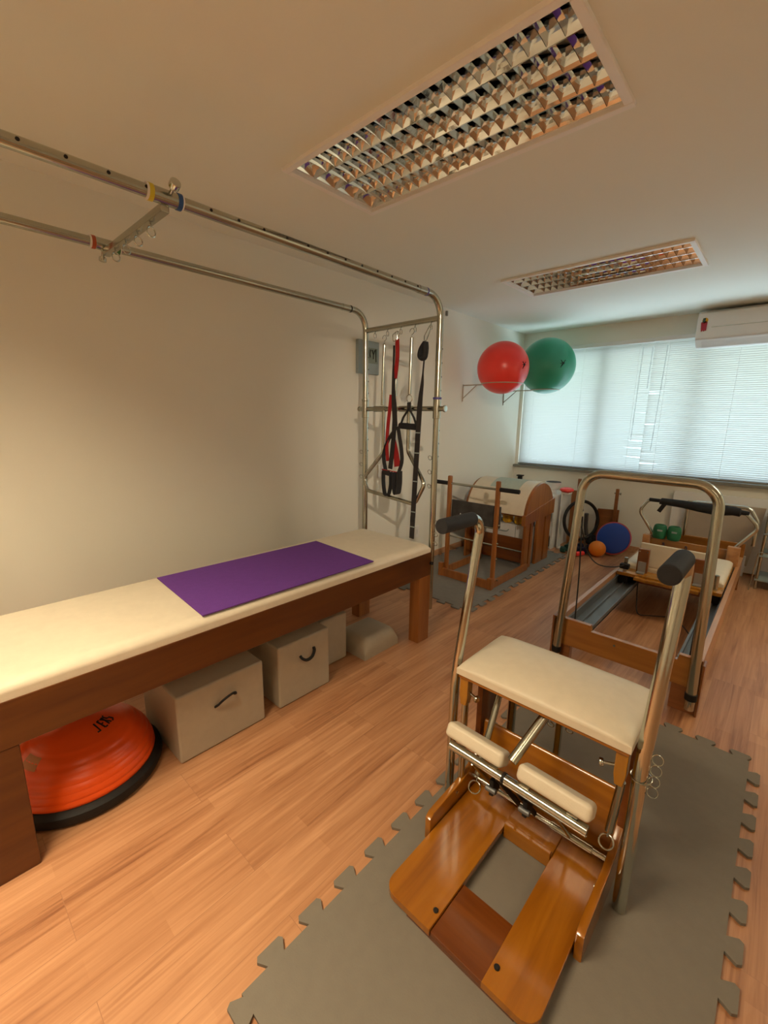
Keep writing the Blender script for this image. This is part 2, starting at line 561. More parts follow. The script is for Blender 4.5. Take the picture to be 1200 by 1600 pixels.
# window frame and glass
wf = MB()
for z0, z1 in ((WZ0, WZ0 + .05), (WZ1 - .05, WZ1)):
    wf.box(wx0, wx1, BY + .05, BY + .10, z0, z1)
for x in (wx0, -1.7, -.8, .1, wx1 - .05):
    wf.box(x, x + .05, BY + .05, BY + .10, WZ0 + .05, WZ1 - .05)
win = struct('window_1', wf, M['sill'])
wg = MB().box(wx0 + .05, wx1 - .05, BY + .072, BY + .078, WZ0 + .05, WZ1 - .05).build('window_glass', M['glass'], win)
struct('added_eave', MB().box(WX - 1, RX + 1, BY + .151, BY + 1.0, 2.36, 2.50), mat('added_eave_paint', (.62, .60, .40), .8))  # unseen eave, added to shade the upper blind slats and bounce yellowish light
struct('trim_1', MB().box(WX, RX, BY - .055, BY, .855, .885, .004), M['sill'])


# ------------------------------------------------------------------ recessed light fixtures
def fixture(lit, label, cat='ceiling light', group='recessed louvred ceiling lights'):
    t = thing('ceiling_light', label, cat, (0, 0, CH), group)
    fr = MB()
    L2, W2 = FL / 2, FW / 2
    lip = .030
    fr.box(-L2, L2, -W2, -W2 + lip, CH - .016, CH + .002, .004); fr.box(-L2, L2, W2 - lip, W2, CH - .016, CH + .002, .004)
    fr.box(-L2, -L2 + lip, -W2 + lip, W2 - lip, CH - .016, CH + .002, .004); fr.box(L2 - lip, L2, -W2 + lip, W2 - lip, CH - .016, CH + .002, .004)
    fr.build('frame', M['litw'], t)
    h = MB(); il, iw = L2 - lip, W2 - lip
    h.box(-il, il, -iw, iw, CH + .12, CH + .125)
    for s_ in (-1, 1):
        h.box(s_ * il - .002, s_ * il + .002, -iw, iw, CH, CH + .12)
        h.box(-il, il, s_ * iw - .002, s_ * iw + .002, CH, CH + .12)
    h.build('housing', M['litw'], t)
    # parabolic louvre: mirror side profiles and V shaped cross blades
    lv = MB()
    cw = 2 * iw / 4
    zb, zt = CH + .002, CH + .060
    def para(y0, sgn, x0, x1):
        p = []
        for i in range(7):
            u = i / 6
            p.append((y0 + sgn * (.0015 + .028 * (1 - (1 - u) ** 2) * .55 + .012 * u), zb + (zt - zb) * u))
        for (a, b), (c, d) in zip(p, p[1:]):
            lv._add([(x0, a, b), (x1, a, b), (x1, c, d), (x0, c, d)], [(0, 1, 2, 3)])
        return p
    for k in range(5):
        y0 = -iw + cw * k
        if k > 0:
            para(y0, -1, -il, il)
        if k < 4:
            para(y0, 1, -il, il)
        lv.box(-il, il, y0 - .0015, y0 + .0015, zb - .001, zb)
    nx = 21
    for i in range(1, nx):
        x = -il + .035 + (2 * il - .035) * i / nx
        for k in range(4):
            ya, yb = -iw + cw * k + .004, -iw + cw * (k + 1) - .004
            sag = .004
            pr = []
            for j in range(9):
                v = j / 8
                pr.append((ya + (yb - ya) * v, zb + sag * (1 - (2 * v - 1) ** 2)))
            for (y1, z1), (y2, z2) in zip(pr, pr[1:]):
                for sg in (-1, 1):
                    # two curved steps up
                    a = [(x + sg * .0008, y1, z1), (x + sg * .0008, y2, z2), (x + sg * .009, y2, z2 + .020), (x + sg * .009, y1, z1 + .020)]
                    lv._add(a, [(0, 1, 2, 3)])
                    a = [(x + sg * .009, y1, z1 + .020), (x + sg * .009, y2, z2 + .020), (x + sg * .013, y2, zt), (x + sg * .013, y1, zt)]
                    lv._add(a, [(0, 1, 2, 3)])
    for sg in (-1, 1):
        lv._add([(sg * il, -iw, zb), (sg * il, iw, zb), (sg * (il - .022), iw, zt), (sg * (il - .022), -iw, zt)], [(0, 1, 2, 3)])
    lv.build('louvre', M['mirror'], t, ang=20)
    for k in range(4):
        y0 = -iw + cw * (k + .5)
        MB().cyl((-il + .03, y0, CH + .085), (il - .03, y0, CH + .085), .013, 14).build('fluorescent_tube', M['lit'] if lit else M['tube'], t)
    return t


f0 = fixture(False, 'switched-off recessed louvred ceiling light nearest the camera, above the cream bed and chair')
f0.location = (fix[0][0], fix[0][1], CH)
f1 = dup(f0, (fix[1][0], fix[1][1], CH), 'second, farther recessed louvred ceiling light, near the window and air conditioner')
f2 = fixture(True, 'lit recessed louvred ceiling light behind the camera, over the head of the bed')
f2.location = (fix[2][0], fix[2][1], CH)
f3 = dup(f2, (fix[3][0], fix[3][1], CH), 'lit recessed louvred ceiling light behind the camera at the right side of the room')
f4 = dup(f2, (fix[4][0], fix[4][1], CH), 'lit recessed louvred ceiling light near the window at the right side of the room')
for (x, y, l), wv, sp in zip(fix[2:], (LAMP_W, LAMP2_W, LAMP3_W), (125, 172, 160)):
    area('fixture_lamp', (x, y, CH - .015), 1.15, .48, wv, WARM, sp)

sp_ = thing('ceiling_spotlight', 'white ceiling spotlight behind the camera at the right, aimed at the far left wall', 'spotlight', (1.2, -.75, CH))
MB().cyl((1.2, -.75, CH - .02), (1.2, -.75, CH - .001), .045, 20, .004).build('base', M['white'], sp_)
MB().cyl((1.2, -.75, CH - .085), (1.2, -.75, CH - .02), .008, 10).build('stem', M['white'], sp_)
_d = (V((-2.642, 3.62, .95)) - V((1.2, -.75, CH - .11))).normalized()
_c0 = V((1.2, -.75, CH - .11))
MB().tube([_c0 - _d * .05, _c0 + _d * .05], .035, 20, caps=False).build('shade', M['white'], sp_)
sl0 = bpy.data.lights.new('spot_lamp', 'SPOT'); sl0.energy = SPOT_W; sl0.color = (1.0, .80, .58); sl0.spot_size = R(34); sl0.spot_blend = 1.0; sl0.shadow_soft_size = .025
slo = bpy.data.objects.new('spot_lamp', sl0); COL.objects.link(slo); slo.location = _c0 + _d * .055
slo.rotation_euler = _d.to_track_quat('-Z', 'Y').to_euler()

# ------------------------------------------------------------------ blinds
def blind(x0, x1, label, bent_side, dy=0.0):
    t = thing('window_blind', label, 'blind', ((x0 + x1) / 2, BY - .04, WZ0), 'horizontal slat blinds on the window')
    yb = BY - .032 + dy
    MB().box(x0, x1, yb - .022, yb + .02, WZ1 - .005, WZ1 + .035, .003).build('head_rail', M['white'], t)
    MB().box(x0, x1, yb - .013, yb + .013, WZ0 + .012, WZ0 + .03, .003).build('bottom_rail', M['sill'], t)
    sl = MB()
    z = WZ0 + .045
    k = 0
    nseg = 36
    bent = {}
    rng = random.Random(int(abs(x0) * 100))
    for q in range(6):
        bent[rng.randint(4, 44)] = rng.uniform(.4, 1.0) * (1 if rng.random() < .5 else -1)
    while z < WZ1 - .012:
        prof = [(-.0115, -.0075), (-.004, -.0005), (.004, .0052), (.0115, .0085)]
        grid = []
        for i in range(nseg + 1):
            u = i / nseg
            x = x0 + .004 + (x1 - x0 - .008) * u
            e = (1 - u) if bent_side < 0 else u
            dz = 0; tw = 0
            if k in bent and e > .86:
                h_ = (e - .86) / .14
                dz = .005 * bent[k] * h_; tw = .45 * bent[k] * h_
            dz += .0006 * math.sin(x * 9 + k)
            ca, sa = math.cos(tw), math.sin(tw)
            # closed slats: inner edge up, outer edge down
            row = []
            for (a, b) in prof:
                yy, zz = a * .78, b * 1.36
                yy, zz = yy * ca - zz * sa, yy * sa + zz * ca
                row.append(sl.bm.verts.new((x, yb - yy, z + zz + dz)))
            grid.append(row)
        for a, b in zip(grid, grid[1:]):
            for j in range(3):
                sl.bm.faces.new([a[j], b[j], b[j + 1], a[j + 1]])
        z += .0198; k += 1
    sl.build('slats', M['slat'], t, ang=80)
    cd = MB()
    for u in (.1, .5, .9):
        x = x0 + (x1 - x0) * u
        cd.cyl((x, yb - .012, WZ0 + .02), (x, yb - .012, WZ1), .0011, 6)
    cd.build('ladder_cord', M['white'], t)
    return t, yb
bl, yb = blind(-2.590, -1.176, 'left slatted window blind, behind the green ball, with bent slats at its right edge', 1, .024)
MB().cyl((-1.292, yb - .026, 1.25), (-1.285, yb - .026, 2.22), .0045, 8).build('wand', M['clearw'], bl)
MB().cyl((-1.20, yb - .028, 1.80), (-1.196, yb - .028, 2.22), .006, 8).build('wand', M['clearw'], bl)
br_, yb = blind(-1.184, .25, 'right slatted window blind, below the air conditioner', -1)
MB().cyl((-1.085, yb - .026, 1.15), (-1.06, yb - .026, 2.22), .004, 8).build('wand', M['clearw'], br_)
b3, yb = blind(.26, 1.09, 'narrow window blind at the right end of the window, outside the frame', -1)

# ------------------------------------------------------------------ air conditioner
ac = thing('air_conditioner', 'white wall-mounted split air conditioner above the blind, with energy ribbon sticker', 'air conditioner', (-.40, BY, 2.14))
pf = [(5.365, 2.475), (5.26, 2.475), (5.225, 2.45), (5.215, 2.40), (5.212, 2.235), (5.222, 2.215), (5.30, 2.160), (5.365, 2.150)]
MB().prism(pf, 'x', -.815, .045, .008).build('body', M['white'], ac)
MB().box(-.75, -.02, 5.365, 5.4295, 2.345, 2.465, .004).build('wall_bracket', M['white'], ac)
MB().prism([(5.226, 2.213), (5.236, 2.218), (5.305, 2.168), (5.30, 2.156)], 'x', -.765, .0).build('air_flap', M['whitel'], ac)
MB().box(-.70, .04, 5.2085, 5.2125, 2.318, 2.322).build('trim_line', M['steel'], ac)
rb = MB()
rb.cyl((-.755, 5.209, 2.385), (-.755, 5.213, 2.385), .023, 18)
rb.build('badge', M['yellow'], ac)
rb = MB()
rb.prism([(-.785, 2.37), (-.755, 2.38), (-.757, 2.29), (-.765, 2.30), (-.775, 2.285)], 'y', 5.209, 5.212)
rb.prism([(-.757, 2.38), (-.735, 2.37), (-.738, 2.29), (-.746, 2.30), (-.756, 2.287)], 'y', 5.209, 5.212)
rb.build('ribbon_sticker', mat('ribbon_red', (.40, .02, .04), .5), ac)
MB().prism([(-.772, 2.405), (-.750, 2.405), (-.756, 2.372), (-.775, 2.366)], 'y', 5.2075, 5.209).build('badge_mark', M['darkg'], ac)

# ------------------------------------------------------------------ foam mats
def tooth_edge(p, q, n, depth, sign, phase=0):
    """dovetail outline from p to q (exclusive of q); outward = left normal * sign"""
    p, q = V((*p, 0)), V((*q, 0))
    d = q - p; L = d.length; d.normalize()
    nrm = V((d.y, -d.x, 0)) * sign
    out = []
    pitch = L / n
    for i in range(n):
        s0 = pitch * (i + phase * .5)
        w1, w2 = pitch * .205, pitch * .10   # narrower at root
        a = s0 + pitch * .25
        for (s_, dd) in ((a - w1 + pitch * .02, 0), (a - w1 - w2 * .35 - pitch * .06, .72), (a - w1 - pitch * .04, 1), (a + w1 + pitch * .04, 1), (a + w1 + w2 * .35 + pitch * .06, .72), (a + w1 - pitch * .02, 0)):
            out.append(p + d * s_ + nrm * depth * dd)
    return out


def foam_tile(x0, x1, y0, y1, z, kinds, label, nt=7, m='foam', ext=True):
    """kinds: for bottom,right,top,left: 'o' teeth outward, 'i' teeth inward (socket) """
    crn = [(x0, y0), (x1, y0), (x1, y1), (x0, y1)]
    poly = []
    dep = .040
    for i in range(4):
        p, q = crn[i], crn[(i + 1) % 4]
        poly.append(V((*p, 0)))
        if kinds[i] == 'o':
            poly += tooth_edge(p, q, nt, dep, 1)
        elif kinds[i] == 'i':
            e = tooth_edge(q, p, nt, dep, 1)   # same outline as the neighbour's outward edge, reversed
            poly += e[::-1]
    cx_, cy_ = (x0 + x1) / 2, (y0 + y1) / 2
    mb = MB()
    mb.prism([(v.x, v.y) for v in poly], 'z', z, z + .010)
    o = mb.build('foam_mat', M[m], None, (cx_, cy_, z))
    return tag(o, label, 'mat', 'grey interlocking foam mats')


foam_tile(-.812, .082, .375, 1.333, .0005, 'oooo', 'grey interlocking foam mat tile under the front of the pedal chair, nearest the camera')
foam_tile(-.812, .082, 1.333, 2.292, .0005, 'iooo', 'grey interlocking foam mat tile behind the pedal chair, before the steel frame')
foam_tile(-2.60, -1.635, 2.765, 3.745, .0005, 'oooo', 'grey foam mat tile beyond the bed end, under the ladder uprights', m='foamd')
foam_tile(-2.60, -1.635, 3.745, 4.725, .0005, 'iooo', 'grey foam mat tile against the wall, under the cream barrel', m='foamd')
MZ = .011

# ------------------------------------------------------------------ trapeze table (bed with steel canopy)
BX0, BX1, BY0, BY1 = -2.235, -1.60, -.02, 2.205
bed = thing('trapeze_table', 'long wooden exercise bed with cream leather top and overhead steel tube frame', 'exercise bed', ((BX0 + BX1) / 2, 1.1, 0))
MB().box(BX1 - .03, BX1, BY0, BY1, .452, .607, .003).box(BX0, BX0 + .03, BY0, BY1, .452, .607, .003).box(BX0 + .03, BX1 - .03, BY0, BY0 + .03, .452, .607, .003).box(BX0 + .03, BX1 - .03, BY1 - .03, BY1, .452, .607, .003).build('bed_frame', M['woodd'], bed)
for x0, x1 in ((BX1 - .08, BX1 - .001), (BX0 + .001, BX0 + .08)):
    for y0, y1 in ((BY0 + .001, BY0 + .12), (BY1 - .115, BY1 - .001)):
        MB().box(x0, x1, y0, y1, 0, .452, .004).build('leg', M['woodz'] if y0 > 1 else M['woodd'], bed)
# mattress: rounded top edge
def cushion(x0, x1, y0, y1, z0, z1, puff, n=22, edge=.05, bot=.012):
    mb = MB()
    g = []
    for i in range(n + 1):
        row = []
        for j in range(n + 1):
            u, v_ = i / n, j / n
            # cluster samples at the borders
            uu = .5 - .5 * math.cos(PI * u); vv = .5 - .5 * math.cos(PI * v_)
            x = x0 + (x1 - x0) * uu; y = y0 + (y1 - y0) * vv
            dx = min(x - x0, x1 - x); dy = min(y - y0, y1 - y)
            def fall(d):
                t = min(1, d / edge); return math.sqrt(max(0, 1 - (1 - t) ** 2))
            h = fall(dx) * fall(dy)
            z = z0 + bot + (z1 - z0 - bot) * (.25 + .75 * h) + puff * math.sin(PI * uu) * math.sin(PI * vv)
            row.append(mb.bm.verts.new((x, y, z)))
        g.append(row)
    for i in range(n):
        for j in range(n):
            mb.bm.faces.new([g[i][j], g[i + 1][j], g[i + 1][j + 1], g[i][j + 1]])
    border = [g[i][0] for i in range(n + 1)] + [g[n][j] for j in range(1, n + 1)] + [g[i][n] for i in range(n - 1, -1, -1)] + [g[0][j] for j in range(n - 1, 0, -1)]
    low = [mb.bm.verts.new((v.co.x, v.co.y, z0)) for v in border]
    k = len(border)
    for i in range(k):
        mb.bm.faces.new([border[i], border[(i + 1) % k], low[(i + 1) % k], low[i]])
    mb.bm.faces.new(low[::-1])
    return mb
cushion(BX0 + .004, BX1 - .004, BY0 + .004, BY1 - .004, .607, .662, .003, 40, .045).build('mattress', M['leather'], bed, ang=60)
# canopy tubes
TX0, TX1, TY, TZ = -2.243, -1.622, 2.232, 2.145
r_ = .0195
def canopy(x, name='canopy_tube'):
    pts = fillet([(x, -.03, TZ), (x, TY, TZ), (x, TY, .20)], [0, .115, 0])
    # head end upright
    pts2 = fillet([(x, -.75, .20), (x, -.75, TZ), (x, -.03, TZ)], [0, .115, 0])
    return pts
for x in (TX0, TX1):
    p = fillet([(x, -.055, .20), (x, -.055, TZ), (x, TY, TZ), (x, TY, .20)], [0, .115, .115, 0])
    tb = MB().tube(p, r_, 18, caps=True).build('canopy_tube', M['steel2'], bed)
    yy = .10
    while yy < 2.0 and x == TX1:
        MB().cyl((x + r_ * .75, yy, TZ + .004), (x + r_ * 1.04, yy, TZ + .004), .0052, 10).build('peg_hole', M['black'], tb)
        yy += .105
    for zz in (1.86, 1.78, 1.70, 1.62, 1.50, 1.38, 1.30, 1.22):
        MB().cyl((x + r_ * .2, TY + r_ * .6, zz), (x + r_ * .55, TY + r_ * 1.08, zz), .0045, 8).build('peg_hole', M['black'], tb)
    # sleeve joints near the bend
    sj = MB().cyl((x, TY - .215, TZ), (x, TY - .13, TZ), r_ + .0016, 18, .001)
    sj.build('sleeve', M['steel'], tb)
    MB().cyl((x, TY - .150, TZ), (x, TY - .140, TZ), r_ + .0025, 18).build('sleeve_ring', M['purp'] if x == TX1 else M['black'], tb)
MB().cyl((TX0, TY, 2.03), (TX1, TY, 2.03), .0165, 16).build('crossbar', M['steel2'], bed)
MB().cyl((TX0, -.055, 2.03), (TX1, -.055, 2.03), .0165, 16).build('crossbar', M['steel2'], bed)
# slider bar across the two rails with coloured collars
sb = MB()
y_s = .685
sb.box(TX0, TX1, y_s - .014, y_s + .014, TZ - .045, TZ - .018, .004)
sl_ = sb.build('slider_bar', M['steel2'], bed)
for x, ca, cbm, rr in ((TX1, 'yel', 'blu', .0235), (TX0, 'redr', 'grn', .0235)):
    MB().cyl((x, y_s - .05, TZ), (x, y_s + .05, TZ), rr, 20, .001).build('slider_sleeve', M['steel2'], sl_)
    MB().cyl((x, y_s - .052, TZ), (x, y_s - .038, TZ), rr + .002, 20).build('collar', M[ca], sl_)
    MB().cyl((x, y_s + .038, TZ), (x, y_s + .052, TZ), rr + .002, 20).build('collar', M[cbm], sl_)
    MB().cyl((x, y_s - .058, TZ), (x, y_s - .052, TZ), rr + .001, 20).cyl((x, y_s + .052, TZ), (x, y_s + .057, TZ), rr + .001, 20).build('collar_edge', M['white'], sl_)
kb = MB().cyl((TX1 + .02, y_s + .012, TZ + .008), (TX1 + .045, y_s + .012, TZ + .018), .006, 10).cyl((TX1 + .045, y_s + .012, TZ + .018), (TX1 + .068, y_s + .012, TZ + .027), .017, 18, .004)
kb.build('clamp_knob', M['steel'], sl_)
MB().cyl((TX0, y_s - .01, TZ - .02), (TX0 + .0, y_s - .014, TZ - .055), .006, 10).cyl((TX0, y_s - .014, TZ - .05), (TX0, y_s - .016, TZ - .068), .014, 14, .003).build('clamp_knob', M['steel'], sl_)
for i in range(4):
    x = TX0 + .115 + i * .125
    MB().cyl((x, y_s, TZ - .045), (x, y_s, TZ - .055), .003, 8).ring((x, y_s, TZ - .070), .016, .0026, (1, .25, 0)).build('eye_hook', M['steel'], sl_)
# eye hooks on the crossbar
hx = [TX0 + .09, -2.040, -1.925, -1.810, -1.687]
for x in hx:
    MB().cyl((x, TY, 2.014), (x, TY, 2.004), .003, 8).ring((x, TY, 1.990), .015, .0025, (1, .2, 0)).build('eye_hook', M['steel'], bed)
# push-through bar clamp tube across posts
zc = 1.512
cb_ = MB().cyl((TX0 - .055, TY, zc), (TX1 + .055, TY, zc), .0155, 16)
cb_ = cb_.cyl((TX0 + .09, TY, zc), (TX0 + .20, TY, zc), .0195, 16, .002).cyl((TX1 - .30, TY, zc), (TX1 - .19, TY, zc), .0195, 16, .002)
pb = cb_.build('pivot_bar', M['steel2'], bed)
for x, mm_ in ((TX0, 'steel2'), (TX1, 'purp')):
    MB().cyl((x, TY, zc - .06), (x, TY, zc + .055), .0245, 18, .002).build('post_clamp', M['steel2'], pb)
    MB().cyl((x, TY, zc + .055), (x, TY, zc + .068), .0262, 18, .002).build('clamp_collar', M[mm_], pb)
MB().cyl((TX1 + .052, TY, zc), (TX1 + .066, TY, zc), .021, 18, .005).cyl((TX0 - .066, TY, zc), (TX0 - .052, TY, zc), .019, 18, .005).build('end_knob', M['steel'], pb)
# push-through bar (hangs as a triangle)
pp = fillet([(-2.058, TY - .005, zc + .01), (-2.058, TY - .005, 1.22), (-2.215, TY - .04, 1.03), (-2.165, TY - .05, .945), (-1.735, TY - .05, .905), (-1.665, TY - .04, 1.045), (-1.838, TY - .005, 1.24), (-1.838, TY - .005, zc + .01)], [0, .05, .05, .05, .05, .05, .05, 0])
MB().tube(pp, .0135, 14).build('push_through_bar', M['steel2'], bed)
# lower spring hooks on both posts
for x, sx_ in ((TX0, -1), (TX1, -1), (TX1, 1)):
    zs = (1.21, 1.12, 1.03) if sx_ < 0 else (.80, .72, .66)
    for z in zs:
        MB().ring((x + sx_ * .034, TY - .006, z), .0135, .0022, (0, 1, .2), 18, 6).build('eye_hook', M['steel'], bed)
MB().cyl((BX1, BY1 - .01, .535), (BX1 + .02, BY1 - .01, .535), .011, 14, .003).build('bolt_knob', M['black'], bed)

# ------------------------------------------------------------------ springs and straps hanging from the canopy
def spring(x, y, z1, z0, rad, label, m='steel2', tilt=0.0):
    t = thing('coil_spring', label, 'spring', (x, y, z0), 'long steel springs hanging from the canopy crossbar')
    prof = [(0, z0)]
    n_ = int((z1 - z0) / .005)
    for i in range(n_):
        za = z0 + (z1 - z0) * i / n_
        prof += [(rad * .82, za), (rad, za + .0025)]
    prof += [(rad * .5, z1), (0, z1 + .006)]
    mb = MB().lathe([(a, b) for a, b in prof], (x, y, 0), 12)
    if tilt:
        for v in mb.bm.verts:
            v.co.x += (v.co.z - z1) * tilt
    mb.build('coil', M[m], t, ang=90)
    hk = MB().tube([(x, y, z1)] + [V((x + .017 * math.sin(a), y, z1 + .030 - .017 * math.cos(a) + .004)) for a in [R(d) for d in range(0, 300, 20)]], .0022, 6)
    hk.build('hook', M['steel'], t)
    return t
spring(-2.040, TY - .03, 1.925, 1.535, .0105, 'leftmost long thin steel spring, hanging beside the wall display', tilt=.035)
spring(-1.93, TY - .032, 1.935, 1.590, .0115, 'steel spring hanging behind the red strap', tilt=.02)
s3 = spring(-1.810, TY - .03, 1.940, 1.600, .0115, 'shiny steel spring hanging between the red strap and black cuff', tilt=.02)
tb_ = thing('hand_grip', 'black stirrup handle with D-shaped straps hanging from the middle spring', 'handle', (-1.818, TY - .03, 1.40))
MB().ring((-1.818, TY - .03, 1.575), .023, .0026, (0, 1, .15)).build('hook_ring', M['steel'], tb_)
MB().box(-1.832, -1.804, TY - .036, TY - .024, 1.50, 1.552, .003).build('webbing_tab', M['strap'], tb_)
yy = TY - .03
MB().ribbon([(-1.818, yy, 1.515), (-1.865, yy, 1.455), (-1.885, yy, 1.41)], (0, 1, 0), .018, .004).ribbon([(-1.818, yy, 1.515), (-1.775, yy, 1.455), (-1.755, yy, 1.41)], (0, 1, 0), .018, .004).build('side_strap', M['strap'], tb_)
MB().cyl((-1.892, yy, 1.405), (-1.748, yy, 1.398), .020, 18, .004).build('grip_tube', M['grip'], tb_)

# suspension trainer: red and black loops
st = thing('suspension_strap', 'red and black suspension strap with two foot loops hanging in front of the push bar', 'strap', (-1.93, TY - .06, .94))
ys_ = TY - .058
MB().tube(fillet([(-1.925, TY - .02, 2.0), (-1.945, ys_, 1.965), (-1.94, ys_, 1.925), (-1.905, ys_, 1.925), (-1.905, ys_, 1.965)], .012, closed=True), .0028, 6, closed=True).build('carabiner', M['steel'], st)
MB().ribbon(smooth_path([(-1.905, ys_, 1.935), (-1.900, ys_, 1.85), (-1.905, ys_, 1.78), (-1.915, ys_, 1.70)]), (1, 0, 0), .030, .004).build('red_upper_strap', M['reds'], st)
MB().ribbon(smooth_path([(-1.928, ys_ - .002, 1.90), (-1.930, ys_ - .002, 1.75), (-1.925, ys_ - .002, 1.60), (-1.915, ys_ - .002, 1.50), (-1.905, ys_ - .004, 1.40)]), (1, .1, 0), [.012 + .024 * min(1, max(0, (i - 6) / 14)) for i in range(33)], .005).build('black_upper_strap', M['strap'], st)
MB().ribbon(smooth_path([(-1.945, ys_ - .003, 1.60), (-1.955, ys_ - .004, 1.50), (-1.968, ys_ - .004, 1.40), (-1.975, ys_ - .004, 1.28), (-1.965, ys_ - .004, 1.17)]), (1, 0, 0), .027, .004).build('red_side_strap', M['reds'], st)
MB().ribbon(smooth_path([(-1.920, ys_ - .001, 1.32), (-1.900, ys_, 1.24), (-1.880, ys_, 1.14)]), (1, 0, 0), [.03 + .0016 * i for i in range(17)], .004).build('red_lower_strap', M['reds'], st)
MB().ribbon(smooth_path([(-1.905, ys_ - .008, 1.50), (-1.912, ys_ - .008, 1.35), (-1.925, ys_ - .008, 1.22), (-1.938, ys_ - .008, 1.12)]), (1, 0, 0), .034, .005).build('black_middle_strap', M['strap'], st)
def loop(pts, w_, name):
    MB().ribbon(smooth_path(pts, 10), (0, 1, 0), w_, .005).build(name, M['strap'], st)
loop([(-1.91, ys_, 1.38), (-1.965, ys_, 1.31), (-2.002, ys_, 1.23), (-2.002, ys_, 1.165), (-1.980, ys_, 1.088)], .032, 'left_loop_strap')
loop([(-1.885, ys_, 1.40), (-1.868, ys_, 1.33), (-1.850, ys_, 1.25), (-1.845, ys_, 1.17), (-1.875, ys_, 1.090)], .032, 'right_loop_strap')
MB().ribbon([(-2.005, ys_ - .012, 1.098), (-1.935, ys_ - .016, 1.090)], (0, 0, 1), .036, .006).build('buckle_band', M['strap'], st)
MB().ribbon([(-2.003, ys_ - .019, 1.112), (-1.86, ys_ - .012, 1.104)], (0, 0, 1), .006, .003).build('red_piping', M['reds'], st)
loop([(-1.935, ys_ - .006, 1.10), (-1.932, ys_ - .006, 1.02), (-1.948, ys_ - .006, .95), (-1.968, ys_ - .006, .935), (-1.988, ys_ - .006, .955), (-2.000, ys_ - .006, 1.03), (-2.000, ys_ - .006, 1.10)], .034, 'foot_loop')
loop([(-1.862, ys_, 1.11), (-1.862, ys_, 1.03), (-1.872, ys_, .965), (-1.892, ys_, .960), (-1.905, ys_, 1.02), (-1.908, ys_, 1.10)], .052, 'foot_loop')

# black cuff and long strap
bc = thing('ankle_cuff', 'black padded cuff clipped to the crossbar beside the front steel post', 'cuff', (-1.69, TY - .05, 1.80))
yc = TY - .05
MB().tube(fillet([(-1.693, yc + .045, 2.000), (-1.705, yc + .01, 1.935), (-1.698, yc, 1.905), (-1.682, yc, 1.905), (-1.676, yc + .01, 1.935), (-1.680, yc + .045, 2.000)], .008, closed=True), .0030, 6, closed=True).build('carabiner', M['steel'], bc)
MB().tube(smooth_path([(-1.688, yc, 1.895), (-1.716, yc, 1.862), (-1.726, yc, 1.825), (-1.710, yc, 1.806), (-1.690, yc, 1.815), (-1.683, yc, 1.86), (-1.687, yc, 1.897)]), .0145, 10, scale=(1, 1.5)).build('padded_loop', M['grip'], bc)
ls = thing('long_strap', 'long black webbing strap hanging down beside the front steel post', 'strap', (-1.71, TY - .08, .66))
MB().ribbon(smooth_path([(-1.686, TY - .06, 1.80), (-1.690, TY - .062, 1.72), (-1.692, TY - .064, 1.66), (-1.702, TY - .066, 1.55), (-1.708, TY - .068, 1.40), (-1.716, TY - .07, 1.15), (-1.726, TY - .07, .90), (-1.735, TY - .07, .68)]),
            (1, 0, 0), [.008 + .028 * min(1, max(0, (i - 8) / 18)) for i in range(57)], .006).build('webbing', M['strap'], ls)
for z in (1.365, 1.24, 1.06, .86, .76):
    MB().box(-1.742 + (z - .9) * .04, -1.700 + (z - .9) * .04, TY - .077, TY - .074, z - .003, z + .003).build('stitching', M['bgrey'], ls)

# ------------------------------------------------------------------ purple mat, boxes, dome
pm = MB()
pm.prism([(-2.180, .735), (-1.618, .700), (-1.607, 1.672), (-2.152, 1.700)], 'z', .6655, .6700)
tag(pm.build('exercise_mat', M['purple'], None, (-1.9, 1.2, .6655)), 'thin purple mat spread across the cream bed', 'mat')

def storage_box(x1, y0, y1, h, depth, label, handle=True, hz=None, up=-1):
    t = thing('upholstered_box', label, 'box', (x1 - depth / 2, (y0 + y1) / 2, 0), 'cream upholstered boxes under the bed')
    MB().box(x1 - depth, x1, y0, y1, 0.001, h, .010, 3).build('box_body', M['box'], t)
    if handle:
        yc_ = (y0 + y1) / 2 + .01; hz = hz or h - .10
        if up < 0:
            hp = smooth_path([(x1 + .001, yc_ - .042, hz), (x1 + .014, yc_ - .038, hz - .012), (x1 + .022, yc_ - .015, hz - .026), (x1 + .022, yc_ + .018, hz - .020), (x1 + .014, yc_ + .040, hz + .002), (x1 + .001, yc_ + .046, hz + .016)])
        else:
            hp = smooth_path([(x1 + .001, yc_ - .050, hz - .020), (x1 + .012, yc_ - .042, hz - .010), (x1 + .024, yc_ - .018, hz + .012), (x1 + .026, yc_ + .012, hz + .022), (x1 + .014, yc_ + .036, hz + .014), (x1 + .001, yc_ + .046, hz - .002)])
        MB().tube(hp, .0055, 8, scale=(1, 1.5)).build('handle', M['black'], t)
    return t
storage_box(-1.685, .590, .998, .315, .40, 'larger cream upholstered box with black handle under the bed, beside the orange dome', hz=.215, up=1)
storage_box(-1.690, 1.085, 1.412, .335, .34, 'cream upholstered box with black handle under the bed, second from the orange dome', hz=.245)
b3_ = storage_box(-1.82, 1.455, 1.66, .30, .30, 'shaded cream box without visible handle, set back behind the second box under the bed', False)
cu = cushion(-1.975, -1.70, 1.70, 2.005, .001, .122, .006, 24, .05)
tag(cu.build('cushion', M['box'], None, (-1.83, 1.85, 0), ang=60), 'low cream padded cushion on the floor by the bed leg', 'cushion')

